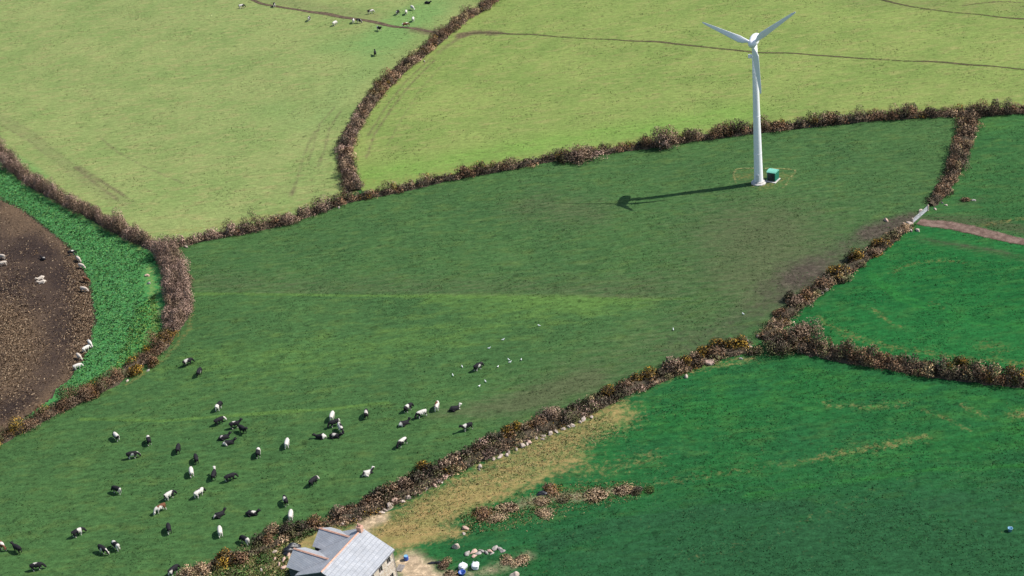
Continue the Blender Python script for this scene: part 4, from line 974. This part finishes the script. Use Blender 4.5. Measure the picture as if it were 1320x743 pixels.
for y in (-.22, .22):
    bm = bmesh.new(); add_lathe(bm, [(.14, zr + 1.0), (.12, zr + 1.45), (.15, zr + 1.5)], 12, Matrix.Translation((.72, y, 0))); link('chimney_pot', bm_mesh('chimney_pot', bm), M['ridge'], ch)

# ------------------------------------------------------------------ clutter round the house
M['blue'] = plain_mat('blue_plastic', (.02, .07, .30), (.03, .09, .36), 2, .4, .5)
M['lblue'] = plain_mat('pale_blue_plastic', (.16, .36, .52), (.2, .42, .58), 2, .4, .5)
M['sack'] = plain_mat('white_woven_sack', (.66, .67, .70), (.74, .75, .77), 3, .7, .3, .4)
M['black'] = plain_mat('black_wrap', (.012, .013, .017), (.03, .032, .04), 2, .35, .4, .5)
M['wood'] = plain_mat('weathered_wood', (.22, .20, .19), (.32, .29, .27), 3, .9, .1)
root = empty('water_barrel', at(524, 722)); tag(root, 'dark blue plastic barrel standing in the yard right of the house', 'barrel')
bm = bmesh.new(); add_lathe(bm, [(.36, 0), (.43, .1), (.46, .35), (.44, .38), (.44, .42), (.47, .46), (.46, .8), (.38, .98)], 24); link('body', bm_mesh('body', bm, True), M['blue'], root)
bm = bmesh.new(); add_lathe(bm, [(.37, .98), (.37, 1.03), (.3, 1.035), (.3, 1.0)], 24); link('lid', bm_mesh('lid', bm), M['lblue'], root)
def sack_mesh(s_):
    bm = bmesh.new(); bmesh.ops.create_uvsphere(bm, u_segments=20, v_segments=14, radius=1)
    for v in bm.verts:
        x, y, z = v.co
        f = lambda t: math.copysign(abs(t) ** .55, t)
        v.co = V3((f(x) * .62 + .05 * math.sin(5 * z + s_), f(y) * .55 + .05 * math.sin(6 * x + s_), (f(z) * .5 + .5) * .95 + .05 * math.sin(4 * x + 3 * y + s_)))
    return bm_mesh('sack', bm, True)
for x, y, lab, s_ in ((597, 733, 'left of two bulging white bulk sacks below the rubble heap', 1), (613, 732, 'right of two bulging white bulk sacks below the rubble heap', 2)):
    root = empty('bulk_sack', at(x, y), s_ * .7); tag(root, lab, 'sack', 'white sacks by the rubble'); root.scale = (1.25, 1.25, 1.1)
    sk = link('bag', sack_mesh(s_), M['sack'], root)
    bm = bmesh.new()
    for sx, sy in ((-.4, -.35), (.4, -.35), (.4, .35), (-.4, .35)): add_bar(bm, (sx, sy, .85), (sx * .7, sy * .7, 1.15), .035)
    link('strap', bm_mesh('strap', bm), M['sack'], root)
root = empty('tub', at(596, 741)); tag(root, 'open blue plastic tub in front of the left white sack', 'tub')
bm = bmesh.new(); add_lathe(bm, [(.5, 0), (.62, .6), (.7, .62), (.7, .68), (.58, .66), (.46, .08)], 20); link('body', bm_mesh('body', bm, True), M['blue'], root)
root = empty('bucket', at(1302, 685)); tag(root, 'small pale blue bucket alone in the deep green field at the right edge', 'bucket')
bm = bmesh.new(); add_lathe(bm, [(.32, 0), (.42, .7), (.46, .71), (.46, .76), (.38, .74), (.28, .06)], 20); link('body', bm_mesh('body', bm, True), M['lblue'], root)
bm = bmesh.new()
for i in range(8): add_bar(bm, (.42 * math.cos(i * math.pi / 8), .1, .72 + .3 * math.sin(i * math.pi / 8)), (.42 * math.cos((i + 1) * math.pi / 8), .1, .72 + .3 * math.sin((i + 1) * math.pi / 8)), .02)
link('handle', bm_mesh('handle', bm), M['galv'], root)
def lump(name, px, py, sx, sy, sz, rot, mat, label, cat, s_=0):
    bm = bmesh.new(); bmesh.ops.create_icosphere(bm, subdivisions=4, radius=1)
    for v in bm.verts:
        p = v.co.copy(); q = 1 + .16 * math.sin(4 * p.x + s_) * math.sin(3 * p.y + 1) + .08 * math.sin(9 * p.x + 7 * p.y + 5 * p.z)
        v.co = V3((p.x * sx * q, p.y * sy * q, max(-.15, p.z) * sz * q))
    return tag(link(name, bm_mesh(name, bm, True), mat, None, at(px, py), rot), label, cat)
lump('wrapped_heap', 376, 709, 2.0, 1.0, 1.2, heading(376, 709, 25), M['black'], 'black plastic-wrapped heap left of the house wing roof', 'heap', 1)
lump('wrapped_bundle', 699, 637, 1.2, .6, .6, heading(699, 637, 5), M['black'], 'black bundle lying in the rough ground', 'bundle', 2)
lump('dark_strip', 566, 726, 2.3, .35, .3, heading(566, 726, 3), M['black'], 'dark strip lying along the edge of the sandy yard', 'debris', 3)  # long low black lump
root = empty('pallet', at(516, 733), heading(516, 733, 60)); tag(root, 'grey wooden pallet leaning by the house corner', 'pallet')
for k in range(3):
    bm = bmesh.new(); add_box(bm, -.9, .9, -.62 + k * .54, -.5 + k * .54, 0, .12); link('bearer', bm_mesh('bearer', bm), M['wood'], root)
for k in range(6):
    bm = bmesh.new(); add_box(bm, -.9 + k * .32, -.68 + k * .32, -.65, .62, .123, .16); link('slat', bm_mesh('slat', bm), M['wood'], root)

# ------------------------------------------------------------------ cattle
def skin_mesh(name, verts, edges, root=0, sub=1):
    me = bpy.data.meshes.new(name); me.from_pydata([v[:3] for v in verts], edges, []); me.update()
    o = bpy.data.objects.new(name, me); COL.objects.link(o)
    o.modifiers.new('skin', 'SKIN'); o.modifiers['skin'].use_smooth_shade = True
    sv = me.skin_vertices[0].data
    for i, v in enumerate(verts):
        sv[i].radius = (v[3], v[4] if len(v) > 4 else v[3]); sv[i].use_root = (i == root)
    ss = o.modifiers.new('sub', 'SUBSURF'); ss.levels = sub; ss.render_levels = sub
    dg_ = bpy.context.evaluated_depsgraph_get()
    out = bpy.data.meshes.new_from_object(o.evaluated_get(dg_)); out.name = name
    bpy.data.objects.remove(o); bpy.data.meshes.remove(me)
    return out

def cow_shape(pose):
    dz = -.68 if pose == 'lie' else 0
    V = [(-.05, 0, 1.02 + dz, .40, .42), (-.6, 0, 1.08 + dz, .36, .36), (-.9, 0, 1.14 + dz, .2, .2), (.42, 0, 1.02 + dz, .36, .40), (.78, 0, 1.10 + dz, .24, .28)]
    Ed = [(0, 1), (1, 2), (0, 3), (3, 4)]
    if pose == 'graze':
        V += [(1.02, .02, .88, .17, .19), (1.18, .05, .52, .15, .16), (1.32, .08, .16, .10, .10)]
    else:
        V += [(1.0, 0, 1.28 + dz, .17, .19), (1.2, .05, 1.5 + dz, .16, .16), (1.55, .12, 1.30 + dz, .10, .10)]
    Ed += [(4, 5), (5, 6), (6, 7)]
    h = V[6]
    for s_ in (-1, 1):
        V.append((h[0] - .03, h[1] + s_ * .27, h[2] + .06, .05, .05)); Ed.append((6, len(V) - 1))
    k = len(V)
    if pose == 'lie':
        for s_ in (-1, 1):
            k = len(V); V += [(-.45, s_ * .42, .22, .14), (-.1, s_ * .52, .12, .08), (-.35, s_ * .58, .08, .06)]; Ed += [(1, k), (k, k + 1), (k + 1, k + 2)]
            k = len(V); V += [(.6, s_ * .3, .2, .11), (.95, s_ * .32, .12, .07), (.72, s_ * .38, .07, .06)]; Ed += [(3, k), (k, k + 1), (k + 1, k + 2)]
    else:
        for s_, st in ((-1, .14), (1, -.1)):
            k = len(V); V += [(-.66, s_ * .22, .74, .17), (-.6 + st, s_ * .23, .50, .095), (-.74 + st, s_ * .23, .32, .065), (-.66 + st, s_ * .23, .04, .07)]; Ed += [(1, k), (k, k + 1), (k + 1, k + 2), (k + 2, k + 3)]
            k = len(V); V += [(.48, s_ * .22, .70, .15), (.47 - st, s_ * .21, .40, .08), (.46 - st, s_ * .21, .2, .06), (.47 - st, s_ * .21, .04, .068)]; Ed += [(3, k), (k, k + 1), (k + 1, k + 2), (k + 2, k + 3)]
        k = len(V); V += [(-.32, 0, .66, .17)]; Ed += [(0, k)]
    k = len(V); V += [(-1.0, 0, .98 + dz, .045), (-1.04, .03, max(.12, .55 + dz), .04)]; Ed += [(2, k), (k, k + 1)]
    return skin_mesh('cow', V, Ed, 0, 2)

COWBASE = {p: cow_shape(p) for p in ('stand', 'graze', 'lie')}
COWMESH = {}
BLK, WHT, BRN, CRM = np.array([.018, .017, .02]), np.array([.54, .51, .46]), np.array([.14, .062, .035]), np.array([.50, .43, .36])
M['hide'] = tint_mat('cattle_hide', .75, .12, 6.0)
def cow_mesh(pose, coat, seed):
    k = (pose, coat, seed)
    if k in COWMESH: return COWMESH[k]
    me = COWBASE[pose].copy(); me.name = 'cow'
    P = np.empty(len(me.vertices) * 3, dtype=np.float32); me.vertices.foreach_get('co', P); P = P.reshape(-1, 3)
    g = np.random.default_rng(seed * 13 + 5)
    f = np.zeros(len(P))
    for _ in range(5):
        d = g.normal(size=3); d *= g.uniform(2.6, 5.0) / np.linalg.norm(d); f += np.sin(P @ d + g.uniform(0, 6.28))
    f /= 2.2
    x, z = P[:, 0], P[:, 2]
    leg = (z < .55) & (np.abs(P[:, 1]) > .1) & (x < .9) if pose != 'lie' else np.zeros(len(P), bool)
    col = np.tile(BLK, (len(P), 1))
    if coat == 'black': col[f > 1.25] = WHT * .8
    elif coat == 'spot': col[((x - g.uniform(-.3, .4)) ** 2 + (P[:, 1] - g.uniform(-.2, .2)) ** 2 < .11) & (z > .3)] = WHT; col[leg & (z < .35)] = WHT
    elif coat == 'rump': col[(x + .12 * f < -.42)] = WHT; col[leg] = WHT
    elif coat == 'head': col[(x + .08 * f > .86)] = WHT
    elif coat == 'pied': col[f > .62] = WHT; col[leg & (z < .4)] = WHT; col[(x > 1.0) & (f < .5)] = BLK
    elif coat == 'pale': col[f > .0] = WHT; col[leg] = WHT
    elif coat == 'white': col[:] = WHT
    elif coat == 'cream': col[:] = CRM
    elif coat == 'brownpied': col[:] = BRN; col[f > .1] = WHT; col[leg] = WHT
    elif coat == 'brown': col[:] = BRN
    a = me.attributes.new('tint', 'FLOAT_COLOR', 'POINT'); c = np.ones((len(P), 4), dtype=np.float32); c[:, :3] = col; a.data.foreach_set('color', c.ravel())
    me.materials.clear(); me.materials.append(M['hide'])
    COWMESH[k] = me
    return me

def cow(px, py, head, pose, coat, label, group, seed=0, size=1.28):
    p = at(px, py)
    o = link('cow', cow_mesh(pose, coat, seed % 4), None, None, p, heading(px, py, head))
    o.scale = (size, size, size)
    return tag(o, label, 'cow', group)

G1 = 'black and white dairy cows grazing the dark field'
HERD = [
 (151, 567, 135, 'graze', 'pied', 'black and white cow grazing highest at the left edge of the herd', 1), (193, 572, 100, 'graze', 'spot', 'cow facing away just right of the leftmost upper cow, white patch on its back', 2),
 (172, 591, 10, 'graze', 'pied', 'pied cow seen side on below the two upper left cows', 3), (231, 583, 75, 'graze', 'black', 'plain black cow facing away, left of the tight bunch', 0),
 (283, 528, 50, 'graze', 'rump', 'black cow with a white rear above the bunch, beside the pale grass line', 0), (284, 547, 25, 'graze', 'head', 'black cow with a pale head at the upper left of the bunch', 1),
 (304, 552, 15, 'stand', 'spot', 'black cow with a white back patch overlapping another in the bunch', 3), (314, 558, 330, 'stand', 'black', 'black cow right of the bunch, in front of the white-patched one', 2),
 (289, 566, 20, 'lie', 'black', 'black cow lying down in the middle of the bunch', 1), (295, 573, 15, 'lie', 'rump', 'black cow with a white rear lying lowest in the bunch', 2),
 (254, 596, 100, 'graze', 'black', 'black cow directly behind the brown and white one', 3), (248, 613, 95, 'graze', 'brownpied', 'brown and white cow standing end on in the middle of the herd', 1),
 (277, 617, 70, 'stand', 'head', 'dark cow with a white head right of the brown and white one', 3), (298, 620, 20, 'graze', 'black', 'black cow grazing right of the white-headed dark one', 2),
 (334, 588, 80, 'graze', 'spot', 'small dark cow with one white patch standing alone right of centre', 0), (371, 576, 75, 'graze', 'white', 'white cow alone in the middle of the herd, facing away', 0),
 (429, 541, 70, 'graze', 'white', 'creamy white cow at the top of the right-hand bunch', 0), (432, 550, 200, 'graze', 'pied', 'pied cow directly under the creamy white one', 0),
 (440, 556, 300, 'graze', 'pale', 'mostly white cow at the right of the right-hand bunch', 2), (414, 565, 180, 'lie', 'pied', 'pied cow lying at the lower left of the right-hand bunch', 2),
 (432, 564, 0, 'lie', 'black', 'black cow lying beside the pied one in the right-hand bunch', 3), (405, 625, 40, 'graze', 'head', 'black cow with a white face grazing between the herd and the hedge', 0),
 (473, 538, 85, 'graze', 'black', 'black cow alone between the two right-hand bunches', 1), (527, 530, 35, 'graze', 'spot', 'dark cow with a small white patch, upper left of the far right bunch', 1),
 (544, 538, 200, 'graze', 'pale', 'mostly white cow with a dark head in the far right bunch', 1), (564, 528, 70, 'graze', 'brownpied', 'brown and white cow with a dark head, top of the far right bunch', 2),
 (586, 529, 20, 'lie', 'head', 'grey black cow lying farthest right in the far right bunch', 2), (521, 548, 25, 'lie', 'rump', 'black cow with a white rear lying lowest in the far right bunch', 3),
 (519, 575, 215, 'graze', 'pied', 'black and white cow grazing alone below the far right bunch', 1), (603, 555, 200, 'stand', 'spot', 'dark cow with white marks standing closest to the hedge', 2),
 (474, 612, 30, 'lie', 'pale', 'white cow with black patches lying near the bank above the house', 3), (617, 477, 30, 'graze', 'pied', 'solitary pied cow among the white gulls', 3),
 (152, 636, 160, 'graze', 'pied', 'pied cow alone on the left, below the upper left trio', 0), (208, 660, 210, 'graze', 'brownpied', 'white and brown cow grazing behind a black one on the left', 3),
 (220, 643, 30, 'graze', 'pied', 'black and white cow just above the white and brown one', 1), (102, 691, 25, 'graze', 'spot', 'small dark cow alone at the lower left', 0),
 (134, 713, 330, 'graze', 'pied', 'left of two pied cows standing together at the lower left', 3), (151, 708, 140, 'graze', 'pale', 'right of two pied cows standing together at the lower left', 0),
 (3, 707, 320, 'graze', 'brownpied', 'white and brown cow cut by the left edge', 0), (24, 712, 150, 'stand', 'black', 'black cow with a long shadow near the left edge', 0),
 (49, 735, 10, 'graze', 'spot', 'dark cow with white spots at the bottom left', 3), (219, 686, 100, 'graze', 'black', 'black cow facing away below the white and brown one', 2),
 (225, 740, 40, 'graze', 'pied', 'pied cow at the bottom edge beside the tan scrub', 2), (258, 640, 35, 'graze', 'pale', 'white cow with two black patches, clear in the open grass', 2),
 (283, 666, 30, 'lie', 'black', 'plain black cow lying between the patched white cow and the scrub', 2), (325, 664, 5, 'lie', 'spot', 'black cow with a white band lying right of the plain black one', 2),
 (285, 690, 95, 'graze', 'white', 'white cow standing end on above the rust scrub', 1), (369, 650, 110, 'graze', 'spot', 'black cow with a white patch just above the white cow at the scrub', 3),
 (376, 669, 80, 'graze', 'white', 'white cow half hidden by the scrub behind the house', 2), (317, 701, 150, 'graze', 'rump', 'black cow with white marks against the rust scrub', 1),
 (243, 471, 25, 'graze', 'black', 'left of two black cows standing apart near the thick left hedge', 1), (258, 484, 60, 'graze', 'black', 'right of two black cows standing apart near the thick left hedge', 3)]
for x, y, hd, ps, ct, lab, sd_ in HERD: cow(x, y, hd, ps, ct, lab, G1, sd_)
G2 = 'pale cattle feeding along the edge of the fodder crop'
SOIL = [(4, 334, 170, 'stand', 'cream', 'upper of two cream cows at the left edge of the brown soil', 0), (5, 343, 190, 'stand', 'cream', 'lower of two cream cows at the left edge of the brown soil', 1),
        (53, 360, 200, 'lie', 'cream', 'upper of two cream cows lying together out on the brown soil', 2), (55, 365, 190, 'lie', 'cream', 'lower of two cream cows lying together out on the brown soil', 0),
        (56, 335, 150, 'lie', 'black', 'black cow lying on the brown soil above the cream pair', 1), (93, 329, 10, 'graze', 'spot', 'black and white cow topmost along the crop edge', 2), (102, 337, 320, 'graze', 'cream', 'cream cow next below the black and white one at the crop edge', 0),
        (106, 346, 345, 'graze', 'cream', 'second cream cow from the top of the crop edge', 1), (112, 364, 345, 'graze', 'brown', 'brown cow at the middle of the crop edge', 0), (109, 376, 350, 'graze', 'cream', 'cream cow just below the brown one at the crop edge', 2),
        (117, 446, 310, 'graze', 'white', 'white cow topmost of the lower four at the crop edge', 0), (112, 453, 30, 'graze', 'white', 'white cow second of the lower four at the crop edge', 1), (103, 463, 320, 'graze', 'cream', 'pinkish cream cow third of the lower four at the crop edge', 1), (101, 476, 20, 'graze', 'white', 'white cow lowest at the crop edge', 2)]
for x, y, hd, ps, ct, lab, sd_ in SOIL: cow(x, y, hd, ps, ct, lab, G2, sd_, 1.08)
G3 = 'distant cattle in the upper pastures'
FAR = [(312, 11, 10, 'graze', 'pied', 'pied cow farthest left in the distant herd', 1), (354, 9, 80, 'graze', 'pied', 'pied cow standing on the worn cattle path', 2), (399, 27, 60, 'graze', 'pale', 'pale cow left of the bright white one below the cattle path', 0), (432, 33, 30, 'graze', 'white', 'bright white cow below the cattle path', 1),
       (456, 30, 90, 'graze', 'pale', 'left cow of the pair touching the cattle path', 2), (463, 30, 350, 'graze', 'pied', 'right cow of the pair touching the cattle path', 3), (478, 18, 10, 'graze', 'pale', 'pale cow above the cattle path beyond the touching pair', 3), (489, 40, 340, 'stand', 'rump', 'dark cow with a white rear right of the pair, below the path', 0),
       (484, 72, 90, 'stand', 'black', 'black cow alone in the pasture left of the upper hedge', 0), (513, 19, 40, 'graze', 'pied', 'leftmost cow of the small group above the path near the hedge', 0), (524, 19, 80, 'graze', 'brownpied', 'brown marked cow in the small group above the path', 1), (532, 13, 330, 'graze', 'white', 'topmost white cow of the small group above the path', 2),
       (533, 28, 70, 'graze', 'pale', 'lowest pale cow of the small group above the path', 1), (523, 35, 10, 'graze', 'brownpied', 'pale cow standing right on the path before the hedge gap', 0), (551, 5, 0, 'lie', 'black', 'dark cow lying near the top edge by the hedge', 2)]
for x, y, hd, ps, ct, lab, sd_ in FAR: cow(x, y, hd, ps, ct, lab, G3, sd_)

# ------------------------------------------------------------------ gulls
gull = skin_mesh('gull', [(0, 0, .22, .10, .11), (-.2, 0, .22, .06, .07), (-.38, 0, .24, .02, .05), (.14, 0, .28, .07, .07), (.2, 0, .40, .055, .055), (.32, 0, .39, .018, .018), (.0, .05, .02, .015), (.0, -.05, .02, .015)],
                 [(0, 1), (1, 2), (0, 3), (3, 4), (4, 5), (0, 6), (0, 7)], 0, 2)
M['gull'] = plain_mat('white_feathers', (.74, .75, .77), (.80, .80, .80), 4, .7, .2)
gull.materials.clear(); gull.materials.append(M['gull'])
for x, y, lab in ((695, 421, 'white gull farthest up the field from the solitary cow'), (649, 439, 'white gull above and right of the solitary cow'), (631, 450, 'white gull directly above the solitary cow'), (596, 474, 'white gull just left of the solitary cow'), (642, 474, 'white gull just right of the solitary cow'),
                  (658, 468, 'right-hand gull of the close pair right of the solitary cow'), (656, 465, 'left-hand gull of the close pair right of the solitary cow'), (672, 465, 'white gull farthest right on the level of the solitary cow'), (584, 485, 'white gull below and left of the solitary cow'), (626, 493, 'white gull below the solitary cow'), (618, 499, 'white gull lowest below the solitary cow'),
                  (868, 426, 'white gull alone in the brownish grass near the right bank'), (958, 406, 'white gull nearest the hedge junction')):
    o = link('gull', gull, None, None, at(x, y), (x * 2.1) % 6.28); o.scale = (1.25,) * 3
    tag(o, lab, 'gull', 'white gulls scattered round the solitary cow')

print('objects', len(bpy.data.objects), 'polys', sum(len(me.polygons) for me in bpy.data.meshes))
